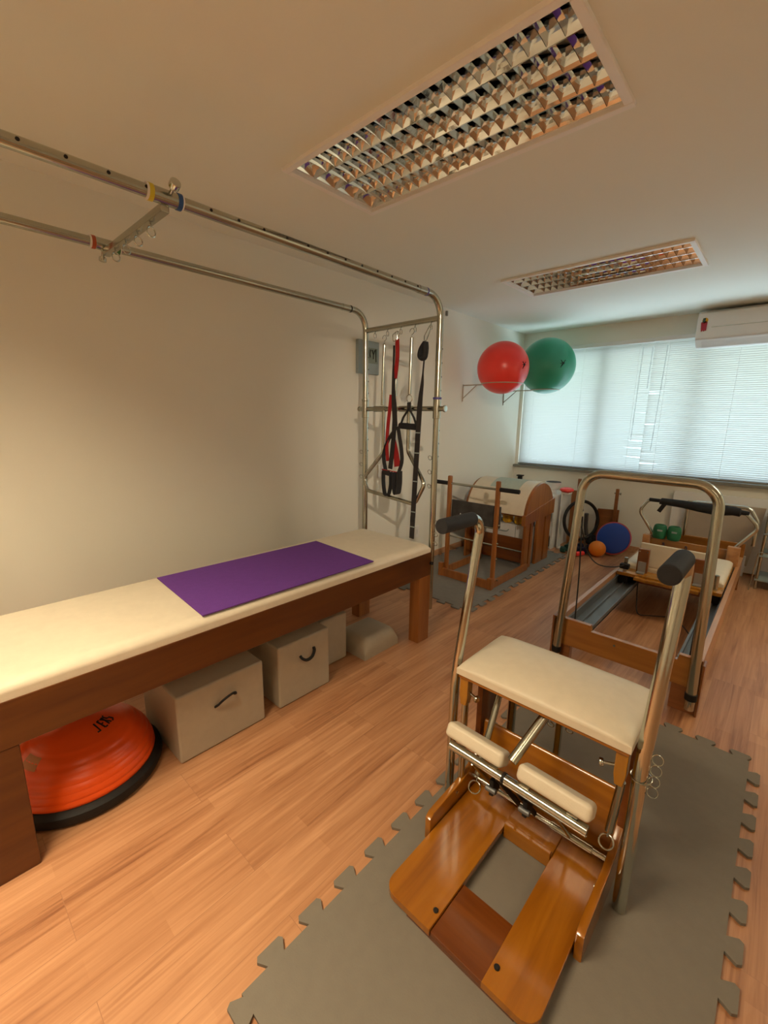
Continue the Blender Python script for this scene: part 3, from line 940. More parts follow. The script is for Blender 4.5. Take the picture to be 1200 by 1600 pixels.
bo = thing('balance_dome', 'orange half-ball balance trainer with black base under the bed', 'balance trainer', (-1.928, .308, 0))
bc_ = (-1.928, .308, 0)
prof = [(0, .012), (.20, .010), (.262, .006), (.274, .012), (.281, .03), (.277, .048), (.262, .060), (.248, .062)]
MB().lathe(prof, bc_, 64).build('base_rim', M['black'], bo)
pr = [(.250, .055)]
nn = 60
for i in range(nn + 1):
    a = i / nn * PI / 2
    rr = .252 * math.cos(a); zz = .060 + .205 * math.sin(a)
    if rr > .15:
        rr += .0035 * abs(math.sin((zz - .06) / .026 * PI))
    pr.append((max(rr, 0) if i < nn else 0, zz))
MB().lathe(pr, bc_, 72).build('dome', M['orange'], bo, ang=25)
MB().lathe([(0, .264), (.018, .265), (.019, .2675), (.012, .269), (0, .2692)], bc_, 24).build('valve', M['orange'], bo)
def on_dome(a, rr_, off=.003):
    # point on dome at azimuth a, radius rr_
    z = .060 + .205 * math.sqrt(max(0, 1 - (rr_ / .252) ** 2))
    return V((bc_[0] + rr_ * math.cos(a), bc_[1] + rr_ * math.sin(a), z + off))
# worn label and small black logo letters on the dome
lab = MB()
gr = [[lab.bm.verts.new(on_dome(R(-68) + R(22) * (i / 8 - .5), .185 + .034 * (j / 3 - .5))) for j in range(4)] for i in range(9)]
for i in range(8):
    for j in range(3):
        lab.bm.faces.new([gr[i][j], gr[i + 1][j], gr[i + 1][j + 1], gr[i][j + 1]])
lab.build('worn_label', mat('worn_tan_label', (.45, .17, .06), .6), bo)
lg = MB()
def stroke(pts):
    lg.tube([on_dome(R(a), q, .001) for a, q in pts], .0032, 6)
for k, ch_ in enumerate(('J', 'E', 'X', 'S')):
    a = 20 + k * 9.5
    if ch_ == 'J': stroke([(a, .085), (a, .125), (a - 5, .125)])
    if ch_ == 'E': stroke([(a, .085), (a, .125)]); stroke([(a, .085), (a + 5, .085)]); stroke([(a, .105), (a + 5, .105)]); stroke([(a, .125), (a + 5, .125)])
    if ch_ == 'X': stroke([(a, .085), (a + 6, .125)]); stroke([(a + 6, .085), (a, .125)])
    if ch_ == 'S': stroke([(a + 5, .085), (a, .090), (a, .104), (a + 5, .108), (a + 5, .122), (a, .126)])
lg.build('logo', M['black'], bo)

# ------------------------------------------------------------------ pedal chair (front)
ch = thing('pedal_chair', 'varnished wooden pedal exercise chair with cream seat, twin pedals and tall steel handles', 'pilates chair', (-.47, 1.2, MZ))
LX, RXc = -.735, -.200          # outer faces of side boards
z0 = MZ
def sideboard(xa, xb):
    pl = [(1.035, z0), (1.46, z0), (1.46, z0 + .22)] + [(1.40, z0 + .235), (1.36, z0 + .18), (1.30, z0 + .125), (1.24, z0 + .110)] + [(1.055, z0 + .100), (1.035, z0 + .085)]
    return MB().prism(pl, 'x', xa, xb, .005)
sideboard(LX, LX + .024).build('side_board', M['woodo'], ch)
sideboard(RXc - .024, RXc).build('side_board', M['woodo'], ch)
# floor boards: two long planks joined by a lower cross plate
def plank(x0, x1, y0, y1, za, zb, rc, corners):
    pts = []
    for (cx_, cy_, a0, rnd) in ((x0, y0, 180, corners[0]), (x1, y0, 270, corners[1]), (x1, y1, 0, corners[2]), (x0, y1, 90, corners[3])):
        if not rnd:
            pts.append((cx_, cy_)); continue
        r_ = rc
        ox = cx_ + r_ if cx_ == x0 else cx_ - r_; oy = cy_ + r_ if cy_ == y0 else cy_ - r_
        for k in range(7):
            a = R(a0 + 15 * k)
            pts.append((ox + r_ * math.cos(a), oy + r_ * math.sin(a)))
    return MB().prism(pts, 'z', za, zb, .003)
plank(LX + .026, -.533, .792, 1.37, z0 + .018, z0 + .042, .045, (1, 0, 0, 0)).build('foot_plank', M['woodo'], ch)
plank(-.368, RXc - .026, .792, 1.37, z0 + .018, z0 + .042, .045, (0, 1, 0, 0)).build('foot_plank', M['woodo'], ch)
plank(-.533, -.368, .797, .972, z0 + .008, z0 + .032, .002, (0, 0, 0, 0)).build('cross_plate', M['woodoy'], ch)
MB().box(-.62, -.28, .80, .965, z0 + .0, z0 + .010).build('under_batten', M['woodoy'], ch)
MB().box(-.535, -.366, 1.235, 1.37, z0 + .010, z0 + .05, .003).build('rear_cross_plate', M['woodo'], ch)
MB().box(-.532, -.369, 1.225, 1.243, z0 + .002, z0 + .058, .003).build('toe_rail', M['woodox'], ch)
for x in (-.548, -.352):
    MB().lathe([(.0075, 0), (.0080, .003), (.006, .006), (0, .007)], (x, .845, z0 + .042), 16).build('bolt', M['black'], ch)
# rear board with rounded top
MB().prism([(1.372, z0 + .01), (1.392, z0 + .01), (1.392, z0 + .285), (1.389, z0 + .292), (1.382, z0 + .296), (1.375, z0 + .292), (1.372, z0 + .285)], 'x', LX + .024, RXc - .024, .003).build('rear_board', M['woodox'], ch)
# seat
MB().box(-.748, -.192, 1.222, 1.542, .545, .561, .004).build('seat_board', M['woodox'], ch)
cushion(-.752, -.188, 1.216, 1.548, .561, .609, .024, 30, .085).build('seat_cushion', M['leather'], ch, ang=60)
for xa, xb in ((-.745, -.712), (-.228, -.195)):
    pl = [(xa, .545), (xb, .545), (xb, .47), ((xa + xb) / 2 + .011, .435), ((xa + xb) / 2 - .011, .435), (xa, .47)]
    MB().prism(pl, 'y', 1.232, 1.268, .004).build('front_leg_block', M['woodoz'], ch)
    if xa < -.5:
        MB().cyl(((xa + xb) / 2, 1.25, z0 + .02), ((xa + xb) / 2, 1.25, .45), .0125, 16).build('front_leg_tube', M['steel'], ch)
# dark side supports under the seat, running back
MB().prism([(1.27, .545), (1.36, .545), (1.36, .515), (1.31, .515), (1.27, .50)], 'x', -.742, -.722, .002).build('seat_bracket', M['woodoy'], ch)
MB().prism([(1.27, .545), (1.36, .545), (1.36, .515), (1.31, .515), (1.27, .50)], 'x', -.218, -.198, .002).build('seat_bracket', M['woodoy'], ch)
for x in (-.742, -.220):
    MB().box(x, x + .022, 1.36, 1.475, z0 + .0, .545, .003).build('rear_leg', M['woodoy'], ch)
MB().cyl((-.66, 1.50, z0 + .01), (-.66, 1.50, .545), .017, 16).build('rear_post', M['steel2'], ch)
MB().cyl((-.472, 1.50, z0 + .01), (-.472, 1.50, .545), .0135, 16).build('rear_post', M['steel'], ch)
MB().box(LX + .01, RXc - .01, 1.485, 1.515, z0, z0 + .03, .003).build('rear_foot_rail', M['woodoy'], ch)
for x, z in ((-.455, .40), (-.455, .34), (-.49, .41), (-.49, .33)):
    MB().ring((x + (.022 if x > -.47 else -.012), 1.495, z), .013, .0022, (0, 1, .3), 16, 6).build('spring_hook', M['steel'], ch)
# knob screws on leg blocks
for x, sg in ((-.712, 1), (-.228, -1)):
    MB().cyl((x, 1.248, .485), (x + sg * .032, 1.240, .480), .005, 10).cyl((x + sg * .028, 1.241, .481), (x + sg * .040, 1.238, .479), .013, 14, .004).build('knob_screw', M['steel'], ch)
# diagonal support rod
MB().cyl((-.435, 1.27, .545), (-.478, 1.118, .425), .0155, 16).build('support_rod', M['steel2'], ch)
# pedals
PY, PZ = 1.10, .368
pa = (-.690, PY, PZ + .012); pb_ = (-.243, PY, PZ - .012)
MB().cyl((-.688, PY, PZ + .006), (-.492, PY, PZ + .0), .0150, 18, .002).build('pedal_bar', M['steel'], ch)
MB().cyl((-.488, PY, PZ - .001), (-.242, PY, PZ - .008), .0165, 18, .002).build('pedal_bar', M['steel'], ch)
MB().cyl((-.495, PY, PZ), (-.486, PY, PZ), .0180, 18).build('bar_joint', M['black'], ch)
def pad(x0, x1, dz, lab=None):
    mb = MB().box(x0, x1, -.031, .038, -.022, .027, .015, 4)
    for v in mb.bm.verts:
        v.co.z += (v.co.x - x0) * -.03
    rot = Matrix.Translation((0, PY + .028, PZ + .038 + dz)) @ Matrix.Rotation(R(-28), 4, 'X')
    mb.xf(rot)
    return mb.build('pedal_pad', M['leather'], ch)
pad(-.712, -.500, .004)
pad(-.455, -.238, -.004)
for x in (-.655, -.53, -.425, -.285):
    MB().box(x - .015, x + .015, PY - .004, PY + .010, PZ + .012, PZ + .018, .002).build('pad_clip', M['steel'], ch)
# pedal arms down to the axle
AY, AZ = 1.300, z0 + .095
for x in (-.60, -.515, -.455, -.335):
    MB().tube([(x, PY, PZ - .01), (x, AY, AZ)], .0095, 10, scale=(1, .6)).build('pedal_arm', M['black'] if x in (-.515, -.455) else M['steel2'], ch)
MB().cyl((LX + .024, AY, AZ), (RXc - .024, AY, AZ), .0085, 14).build('axle', M['steel'], ch)
for x0, x1 in ((-.66, -.60), (-.40, -.265)):
    MB().cyl((x0, AY, AZ), (x1, AY, AZ), .013, 16, .002).build('axle_sleeve', M['steel2'], ch)
for x in (-.545, -.43):
    MB().box(x - .008, x + .008, PY + .03, PY + .08, PZ - .125, PZ - .065, .004).build('arm_bracket', M['black'], ch)
    MB().cyl((x - .018, PY + .03, PZ - .10), (x + .018, PY + .03, PZ - .10), .009, 14, .003).build('bracket_bolt', M['alu'], ch)
# tube springs with ring hooks
def chair_spring(a, b, rr=.0125):
    a, b = V(a), V(b); d = (b - a).normalized()
    o = MB().cyl(a, b, rr, 14, .002).build('tension_spring', M['steel2'], ch)
    MB().cyl(b, b + d * .02, .003, 8).ring(b + d * .040, .020, .0028, (.35, -.8, .7)).build('ring_hook', M['steel'], o)
chair_spring((-.672, 1.44, .50), (-.640, 1.215, .205), .0125)
chair_spring((-.206, 1.250, .442), (-.219, 1.246, .262), .0115)
# screws on the side boards
MB().cyl((LX + .024, 1.20, z0 + .082), (LX + .028, 1.20, z0 + .082), .006, 10).build('screw', M['steel'], ch)
MB().cyl((RXc - .028, 1.20, z0 + .082), (RXc - .024, 1.20, z0 + .082), .006, 10).build('screw', M['steel'], ch)
# handles
def handle(xb, xt, rr):
    yt = 1.338
    p = fillet([(xb, 1.255, z0 + .004), (xb, 1.258, .52), (xt, yt, 1.118), (xt, yt - .14, 1.120)], [0, .9, .066, 0], 12)
    h_ = MB().tube(p, rr, 22).build('handle_tube', M['steel'], ch)
    MB().cyl((xt, yt - .066, 1.119), (xt, yt - .250, 1.123), .0245, 24, .005).build('foam_grip', M['grip'], h_)
    return h_
hL = handle(-.782, -.757, .0165)
hR = handle(-.166, -.150, .0195)
MB().ring((-.164, 1.264, .475), .0265, .0024, (0, -.1, 1), 24, 8).build('clamp_ring', M['steel2'], ch)
for z in (.545, .51, .475, .44):
    MB().ring((-.133, 1.268, z), .0135, .0016, (.30, -.8, .5), 16, 6).build('spring_hook', M['steel2'], ch)

# ------------------------------------------------------------------ reformer
rf = thing('reformer', 'wooden reformer bench with sliding cream carriage, grey tracks and tall steel arch', 'reformer', (-.52, 3.7, 0))
XL, XR, YN, YF = -.878, -.148, 2.50, 4.86
def tilt_x(y):
    return 0
for xa, xb in ((XL, XL + .028), (XR - .028, XR)):
    MB().box(xa, xb, YN, YF, .135, .300, .003).build('side_rail', M['woodry'], rf)
for xa, xb, s_ in ((XL + .028, XL + .165, 1), (XR - .120, XR - .028, -1)):
    t_ = MB().box(xa, xb, YN + .032, YF - .03, .196, .206)
    if s_ > 0:
        t_.box(xa, xa + .012, YN + .032, YF - .03, .206, .262).box(xb - .012, xb, YN + .032, YF - .03, .196, .232).box(xa + .05, xa + .06, YN + .032, YF - .03, .206, .222)
    else:
        t_.box(xb - .012, xb, YN + .032, YF - .03, .206, .262).box(xa, xa + .012, YN + .032, YF - .03, .196, .232).box(xb - .06, xb - .05, YN + .032, YF - .03, .206, .222)
    t_.build('track', M['alu'], rf)
nb = MB().prism([(XL, .14), (XR + .0, .14), (XR, .302), (XR - .10, .302), (XR - .105, .270), (XL + .205, .270), (XL + .20, .306), (XL, .306)], 'y', YN, YN + .030, .002)
nb.build('end_board', M['woodr'], rf)
MB().box(XL, XR, YF - .03, YF, .14, .42, .003).build('end_board', M['woodr'], rf)
MB().cyl((-.545, YN - .004, .235), (-.545, YN, .235), .006, 12).build('screw', M['steel'], rf)
for xa, xb in ((XL, XL + .10), (XR - .115, XR)):
    for ya, yb2 in ((YN - .008, YN + .052), (YF - .055, YF + .005)):
        MB().box(xa, xb, ya + .009, yb2, 0, .139, .003).build('leg', M['woodbx'], rf)
MB().box(XR, XR + .012, YN - .012, YN + .06, .0, .285, .003).build('leg_plate', M['woodbx'], rf)
MB().box(XL - .012, XL, YN - .012, YN + .06, .0, .310, .003).build('leg_plate', M['woodbx'], rf)
# steel arch
AYr = 2.465
pa_ = fillet([(-.842, AYr, .095), (-.812, AYr + .06, 1.175), (-.200, AYr + .06, 1.165), (-.170, AYr, .095)], [0, .11, .11, 0], 10)
MB().tube(pa_, .0235, 20).build('arch_tube', M['steel2'], rf)
for x in (-.842, -.170):
    MB().cyl((x, AYr - .0, .10), (x, AYr, .135), .027, 16, .002).build('rubber_collar', M['black'], rf)
    MB().cyl((x, AYr, .045), (x, AYr, .10), .022, 16, .003).build('tube_foot', M['steel'], rf)
# carriage
CY0, CY1 = 3.62, 4.42
cg = MB().box(XL + .035, XR - .035, CY0, CY1, .285, .312, .004).build('carriage_board', M['woodoz'], rf)
MB().box(XL + .16, XR - .16, CY0 - .03, CY0 + .06, .272, .300, .008).build('front_lip', M['woodoz'], rf)
cushion(XL + .045, XR - .042, CY0 + .14, CY1, .312, .362, .004, 24, .04).build('carriage_pad', M['leather'], rf, ang=60)
# headrest raised across the width, white, with brown shoulder rests in front
hr = MB().box(-.742, -.278, -.02, .02, 0, .185, .012, 3)
hr.xf(Matrix.Translation((0, CY0 + .16, .345)) @ Matrix.Rotation(R(-12), 4, 'X'))
hr.build('head_rest', M['leather'], rf)
for xa, xb in ((-.732, -.655), (-.372, -.290)):
    s1 = MB().box(xa, xb, CY0 + .085, CY0 + .115, .312, .50, .006).build('shoulder_block', M['woodbx'], rf)
    MB().box(xa + .012, xb - .012, CY0 + .035, CY0 + .085, .312, .322, .002).box(xa + .012, xb - .012, CY0 + .074, CY0 + .084, .322, .40, .002).build('acrylic_bracket', M['clear'], s1)
    for x in (xa + .012, xb - .012):
        MB().cyl((x, CY0 + .080, .480), (x, CY0 + .086, .480), .005, 10).build('screw', M['steel'], s1)
for x in (XL + .08, XR - .08):
    MB().cyl((x, CY0 + .05, .312), (x, CY0 + .05, .42), .014, 14, .002).build('rope_post', M['steel2'], rf)
# dark frame and runner under the carriage
MB().box(XL + .17, XR - .125, CY0 + .05, CY1 - .05, .235, .284, .004).build('under_frame', M['woodoy'], rf)
MB().box(XR - .10, XR - .045, CY0 + .03, CY0 + .12, .215, .284, .004).box(XL + .05, XL + .11, CY0 + .03, CY0 + .12, .215, .284, .004).build('runner_block', M['black'], rf)
# ropes
MB().tube(smooth_path([(-.800, 2.528, .965), (-.797, 2.545, .80), (-.79, 2.56, .55), (-.786, 2.565, .27)]), .0042, 8).build('rope', M['strap'], rf)
MB().tube(smooth_path([(-.205, 2.55, .95), (-.205, 2.56, .70), (-.21, 2.565, .27)]), .0042, 8).build('rope', M['strap'], rf)
MB().tube(smooth_path([(-.80, 2.54, .86), (-.86, 2.9, .62), (-.90, 3.3, .43), (-.85, 3.5, .37), (-.79, 3.64, .365)]), .0042, 8).build('rope', M['strap'], rf)
MB().box(-.83, -.765, CY0 + .0, CY0 + .05, .335, .375, .008).build('rope_cleat', M['black'], rf)
MB().ring((-.803, 2.535, .99), .014, .0024, (1, .4, 0)).cyl((-.802, 2.53, .955), (-.802, 2.53, .925), .010, 12).build('rope_hook', M['steel'], rf)
MB().tube(smooth_path([(-.80, 2.60, .93), (-.80, 2.61, .86), (-.79, 2.61, .80)]), .012, 8).build('rope_handle', M['strap'], rf)
MB().tube(smooth_path([(XL + .18, 3.66, .28), (XL + .20, 3.60, .15), (XL + .24, 3.5, .06), (-.55, 3.5, .07), (-.40, 3.45, .11), (-.26, 3.2, .10), (-.24, 3.0, .13)]), .004, 8).build('rope', M['strap'], rf)
# springs bar and hooks in front of far board
MB().box(XL + .04, XR - .04, 4.50, 4.53, .30, .419, .004).build('spring_board', M['woodr'], rf)
MB().box(XL + .012, XL + .072, 4.47, 4.53, .29, .445, .006).build('corner_block', M['woodry'], rf)
MB().box(XR - .10, XR - .015, 4.47, 4.53, .29, .455, .006).build('corner_block', M['woodry'], rf)
for x in (-.70, -.53):
    MB().ring((x, 4.49, .375), .016, .004, (1, .6, 0), 18, 8).cyl((x - .03, 4.492, .352), (x + .035, 4.492, .348), .007, 10).build('spring_hook', M['navy'], rf)
# foot bar with black cover
fy = 4.58
fb = fillet([(-.815, fy, .30), (-.800, fy, .43), (-.945, fy, .64), (-.880, fy, .755), (-.180, fy, .735), (-.075, fy, .625), (-.205, fy, .430), (-.21, fy, .30)], [0, .04, .07, .07, .07, .06, .04, 0])
MB().tube(fb, .0145, 14).build('foot_bar', M['steel'], rf)
cvp = [(-.875, .752, .017), (-.79, .752, .017), (-.785, .750, .030), (-.62, .745, .034), (-.50, .735, .040), (-.36, .728, .046), (-.26, .738, .038), (-.215, .732, .036), (-.205, .734, .020), (-.155, .730, .018)]
MB().tube([(x, fy, z) for x, z, q in cvp], [q for x, z, q in cvp], 16).build('bar_cover', M['grip'], rf)
MB().ribbon([(-.745, fy - .02, .735), (-.785, fy - .02, .655)], (1, 0, 0), .034, .012).build('cover_strap', M['grip'], rf)
# second, rear steel bar
fb2 = fillet([(-.60, 4.80, .42), (-.60, 4.80, .745), (-.16, 4.80, .745), (-.10, 4.80, .64), (-.10, 4.80, .42)], [0, .07, .07, .05, 0])
MB().tube(fb2, .0145, 14).build('rear_bar', M['steel'], rf)

# green cuffs standing on the spring board
for i, (x, lb) in enumerate(((-.745, 'left one of the two green rolled weight cuffs on the reformer end'), (-.635, 'right one of the two green rolled weight cuffs on the reformer end'))):
    g_ = thing('weight_cuff', lb, 'weight', (x, 4.55, .405), 'green rolled cuffs on the reformer')
    pr = [(.030, .0), (.046, .006), (.054, .035), (.055, .085), (.048, .118), (.038, .128), (.030, .120), (.028, .01)]
    mb = MB().lathe(pr, (x, 4.515, .4195), 24)
    mb.build('rolled_cuff', M['green'], g_, ang=60)
    MB().box(x - .012, x + .028, 4.457, 4.4615, .495, .510, .001).build('white_mark', M['bgrey'], g_)

# ------------------------------------------------------------------ ladder barrel
lb = thing('ladder_barrel', 'wooden ladder barrel with cream rounded pad, black cloth panel and steel rung', 'exercise barrel', (-1.97, 3.85, MZ))
z0 = MZ
for x in (-2.222, -1.742):
    MB().box(x, x + .036, 3.262, 3.298, z0, .955, .010, 3).build('ladder_post', M['woodz'], lb)
MB().cyl((-2.40, 3.28, .885), (-1.54, 3.28, .885), .0105, 14).build('rung', M['steel2'], lb)
for a, b in ((-2.40, -2.225), (-1.705, -1.535)):
    MB().cyl((a, 3.28, .885), (b, 3.28, .885), .0185, 16, .004).build('grip', M['grip'], lb)
MB().cyl((-2.21, 3.28, .40), (-1.72, 3.28, .40), .0075, 10).build('rung', M['steel2'], lb)
MB().cyl((-2.21, 3.29, .545), (-1.72, 3.29, .545), .0075, 10).build('rung', M['steel2'], lb)
blk = MB().box(-2.19, -1.70, 3.300, 3.318, .545, .735, .004).build('black_panel', mat('charcoal_cloth', (.045, .043, .042), .8, bump=(120, .3, .3)), lb)
MB().prism([(-2.10, .60), (-2.075, .60), (-2.09, .625)], 'y', 3.296, 3.2995).build('white_mark', M['white'], blk)
for x in (-2.252, -1.712 - .025):
    MB().box(x, x + .028, 3.235, 3.96, z0, z0 + .065, .004).build('base_rail', M['woodz'], lb)
MB().box(-2.224, -1.737, 3.235, 3.262, z0, z0 + .075, .004).build('base_rail', M['woodz'], lb)
MB().box(-2.256, -2.218, 3.225, 3.265, z0, z0 + .125, .003).box(-1.745, -1.700, 3.225, 3.268, z0, z0 + .10, .003).build('corner_block', M['woodz'], lb)
for x, y, z in ((-1.703, 3.28, .58), (-1.703, 3.28, .42), (-1.703, 3.28, .28), (-1.698, 3.31, .085)):
    MB().cyl((x, y, z), (x + .012, y, z), .009, 10, .002).build('bolt', M['steel'], lb)
MB().box(-2.16, -2.12, 3.275, 3.305, z0, z0 + .03, .004).build('corner_clip', M['white'], lb)
# barrel body
MB().box(-2.384, -1.766, 3.905, 3.925, .535, .56, .003).build('front_rail', M['woodoy'], lb)
cy, cz, cr_ = 4.215, .520, .335
lo = arc((cy, cz), cr_, R(174), R(-4), 30)
inn = arc((cy, cz), cr_ - .045, R(-4), R(174), 30)
MB().prism(lo + inn, 'x', -2.385, -1.765, .010).build('barrel_pad', M['leather'], lb)
for xa, xb in ((-2.412, -2.385), (-1.765, -1.735)):
    top_ = arc((cy, cz), cr_ - .012, R(176), R(4), 24)
    MB().prism(top_ + [(cy + .322, .52), (cy - .322, .52)], 'x', xa, xb, .004).build('side_arch', M['woodz'], lb)
    bb = [(cy - .345, .462), (cy + .335, .500), (cy + .335, .66), (cy - .02, .61), (cy - .345, .56)]
    MB().prism(bb, 'x', xa - .004, xb + .006, .004).build('side_band', M['woodz'], lb)
    for ya, yb2 in ((3.905, 4.0), (4.02, 4.075), (4.18, 4.34), (4.37, 4.50)):
        MB().box(xa + .001, xb, ya, yb2, z0, .49, .006).build('leg', M['woodz'], lb)
MB().box(-2.384, -1.766, 3.99, 4.01, .05, .30, .003).build('back_panel', M['woodoy'], lb)
MB().cyl((-2.38, 3.96, .18), (-1.77, 3.96, .18), .009, 10).build('foot_bar', M['steel2'], lb)
tw = [(y, z) for y, z in arc((cy, cz), cr_ + .003, R(128), R(68), 14)]
tw2 = [(y, z) for y, z in arc((cy, cz), cr_ + .0005, R(68), R(128), 14)]
tag(MB().prism(tw + tw2, 'x', -2.20, -1.885).build('cloth', M['towel'], None, (-2.04, cy, cz + cr_)), 'pale green cloth lying on top of the cream barrel', 'cloth')

# ------------------------------------------------------------------ white cabinet behind the barrel
cab = thing('cabinet', 'low white cabinet behind the cream barrel, with a bowl on top', 'cabinet', (-2.16, 5.1, 0))
cx0, cx1, cy0, cy1, chh = -2.52, -1.845, 4.86, 5.33, .62
cbm_ = MB().box(cx0, cx0 + .018, cy0, cy1, .001, chh).box(cx1 - .018, cx1, cy0, cy1, .001, chh).box(cx0 + .018, cx1 - .018, cy0, cy1, chh - .018, chh).box(cx0 + .018, cx1 - .018, cy0 + .01, cy1, .305, .322).box(cx0 + .018, cx1 - .018, cy1 - .012, cy1, .001, chh - .018).box(cx0 + .018, cx1 - .018, cy0 + .02, cy1 - .012, .001, .02)
cbm_.build('carcass', M['whitel'], cab)
for a, b in ((cx0 + .02, -2.075), (-2.069, cx1 - .02)):
    d_ = MB().box(a, b, cy0 - .004, cy0 + .014, .155, .300, .002).build('drawer', M['whitel'], cab)
    m_x = (a + b) / 2
    MB().tube(smooth_path([(m_x - .05, cy0 - .005, .235), (m_x - .04, cy0 - .025, .232), (m_x + .04, cy0 - .025, .232), (m_x + .05, cy0 - .005, .235)]), .005, 8).build('drawer_handle', M['steel'], d_)
du = thing('drawer_unit', 'low white drawer unit standing under the cream barrel', 'drawer unit', (-2.07, 4.29, MZ))
dz0 = MZ
MB().box(-2.36, -1.785, 4.155, 4.42, dz0, .392, .004).build('carcass', M['whitel'], du)
for a, b in ((-2.355, -1.955), (-1.948, -1.79)):
    for za, zb in ((.215, .385), (.03, .205)):
        d_ = MB().box(a, b, 4.140, 4.154, za, zb, .003).build('drawer', M['white'], du)
        if a < -2:
            mx_ = (a + b) / 2 + .06
            MB().tube(smooth_path([(mx_ - .07, 4.139, zb - .05), (mx_ - .05, 4.124, zb - .07), (mx_ + .05, 4.124, zb - .07), (mx_ + .07, 4.139, zb - .05)]), .005, 8).build('drawer_handle', M['bgrey'], d_)
for i, (x, l) in enumerate(((-2.075, 'left yellow ankle weight on the white drawer unit under the barrel'), (-1.945, 'right yellow ankle weight on the white drawer unit under the barrel'))):
    yw = thing('ankle_weight', l, 'weight', (x, 4.20, .393), 'yellow ankle weights under the barrel')
    MB().box(x - .050, x + .050, 4.165, 4.250, .393, .490, .028, 4).build('padded_body', M['yellow'], yw)
    MB().box(x - .018, x + .018, 4.162, 4.253, .3935, .494, .006).build('fastening_strap', mat('dark_yellow', (.50, .26, .01), .6), yw)
bw = MB().box(-1.865, -1.79, 4.165, 4.255, .393, .49, .03, 4)
tag(bw.build('ankle_weight', M['strap'], None, (-1.83, 4.2, .393)), 'black ankle weight right of the yellow ones under the barrel', 'weight')
# bowl and red thing on top
bw = thing('bowl', 'white bowl with black inside on top of the white cabinet', 'bowl', (-1.915, 5.02, chh))
MB().lathe([(.0, .001), (.04, .001), (.05, .012), (.088, .078), (.092, .090), (.084, .090), (.075, .06), (.0, .05)], (-1.952, 5.04, chh + .045), 32).build('bowl_body', M['white'], bw)
MB().lathe([(0, .0), (.045, .0), (.045, .044), (0, .044)], (-1.952, 5.04, chh + .001), 24).build('bowl_foot', M['white'], bw)
MB().lathe([(.0, .062), (.075, .075), (.083, .092), (.0, .094)], (-1.952, 5.04, chh + .045), 32).build('bowl_lining', M['black'], bw)
rd = MB().lathe([(0, 0), (.055, .002), (.075, .02), (.070, .040), (.03, .052), (0, .054)], (-1.770, 4.975, .6655), 28)
tag(rd.build('disc', M['redb'], None, (-1.770, 4.975, .6655)), 'red rubber disc on a small white stand right of the cabinet', 'disc')
sd = thing('stand', 'small white stand under the red disc', 'stand', (-1.80, 4.985, 0))
MB().box(-1.815, -1.728, 4.93, 5.04, .645, .665, .004).build('top', M['whitel'], sd)
MB().box(-1.813, -1.800, 4.94, 5.03, .001, .645).build('support', M['whitel'], sd)
MB().box(-1.813, -1.735, 4.94, 5.03, .0005, .012).build('foot', M['whitel'], sd)
# small black thing at the corner on the wall
ca = MB().box(-2.55, -2.46, 5.30, 5.36, .655, .675, .004).box(-2.53, -2.48, 5.31, 5.35, .675, .745, .004)
ca.box(-2.545, -2.465, 5.30, 5.36, .745, .76, .003).box(-2.56, -2.45, 5.29, 5.33, .6205, .655, .002)
tag(ca.build('gadget', M['black'], None, (-2.5, 5.33, .621)), 'small black gadget at the back corner of the white cabinet', 'gadget')

# ------------------------------------------------------------------ things on the floor at the back
def pole(x, y, h, w_, lean, label, name='wooden_pole'):
    mb = MB().box(-w_ / 2, w_ / 2, -.015, .015, 0, h, .004)
    mb.xf(Matrix.Translation((x, y, .0)) @ Matrix.Rotation(R(lean), 4, 'X'))
    return mb, label
pl_ = thing('wooden_stand', 'tall wooden upright with a shorter board, leaning by the white cabinet', 'wooden stand', (-1.70, 5.22, 0))
mb = MB().box(-1.735, -1.700, 5.20, 5.225, .002, .800, .003); mb.build('upright', M['woodz'], pl_)
MB().box(-1.790, -1.736, 5.20, 5.222, .002, .660, .003).build('board', M['woodz'], pl_)
# black exercise ring leaning on it
rg = MB().ring((-1.630, 5.13, .336), .220, .018, (.80, -.55, .12), 48, 10)
rgo = rg.build('exercise_ring', M['black'], None, (-1.62, 5.10, 0)); tag(rgo, 'black pilates ring leaning against the wooden upright', 'ring')
# pile of dumbbells
def dumbbell(c, ang, L, r_h, m, label, zrot=0):
    t = thing('dumbbell', label, 'dumbbell', (c[0], c[1], 0), 'vinyl dumbbells on the floor by the cabinet')
    d = V((math.cos(R(ang)), math.sin(R(ang)), 0))
    c = V(c)
    for s_ in (-1, 1):
        MB().cyl(c + d * s_ * (L / 2 - .055), c + d * s_ * L / 2, r_h, 6 if m != 'navy' else 16, .008).build('head', M[m], t)
    MB().cyl(c - d * (L / 2 - .05), c + d * (L / 2 - .05), .014, 12).build('bar', M[m], t)
    return t
dumbbell((-1.682, 5.00, .045), 95, .20, .044, 'darkg', 'dark green dumbbell nearest the white cabinet')
dumbbell((-1.590, 5.00, .042), 92, .20, .041, 'navy', 'navy dumbbell in front of the black ring')
dumbbell((-1.640, 4.845, .036), 8, .17, .035, 'darkg', 'small dark green dumbbell at the front of the pile')
dumbbell((-1.515, 4.835, .028), 60, .11, .027, 'redb', 'small red dumbbell at the front of the pile')
dumbbell((-1.505, 5.02, .040), 90, .20, .039, 'navy', 'navy dumbbell beside the orange ball')
bgm = MB().sphere((-1.50, 5.235, .085), .075, 28, 18)
for v in bgm.bm.verts:
    v.co.x += .012 * math.sin(v.co.z * 60); v.co.z = max(.002, v.co.z)
    v.co.z *= 1 + .10 * math.sin(v.co.x * 40)
tag(bgm.build('bag', M['strap'], None, (-1.44, 5.16, 0)), 'black soft bag behind the orange ball', 'bag')
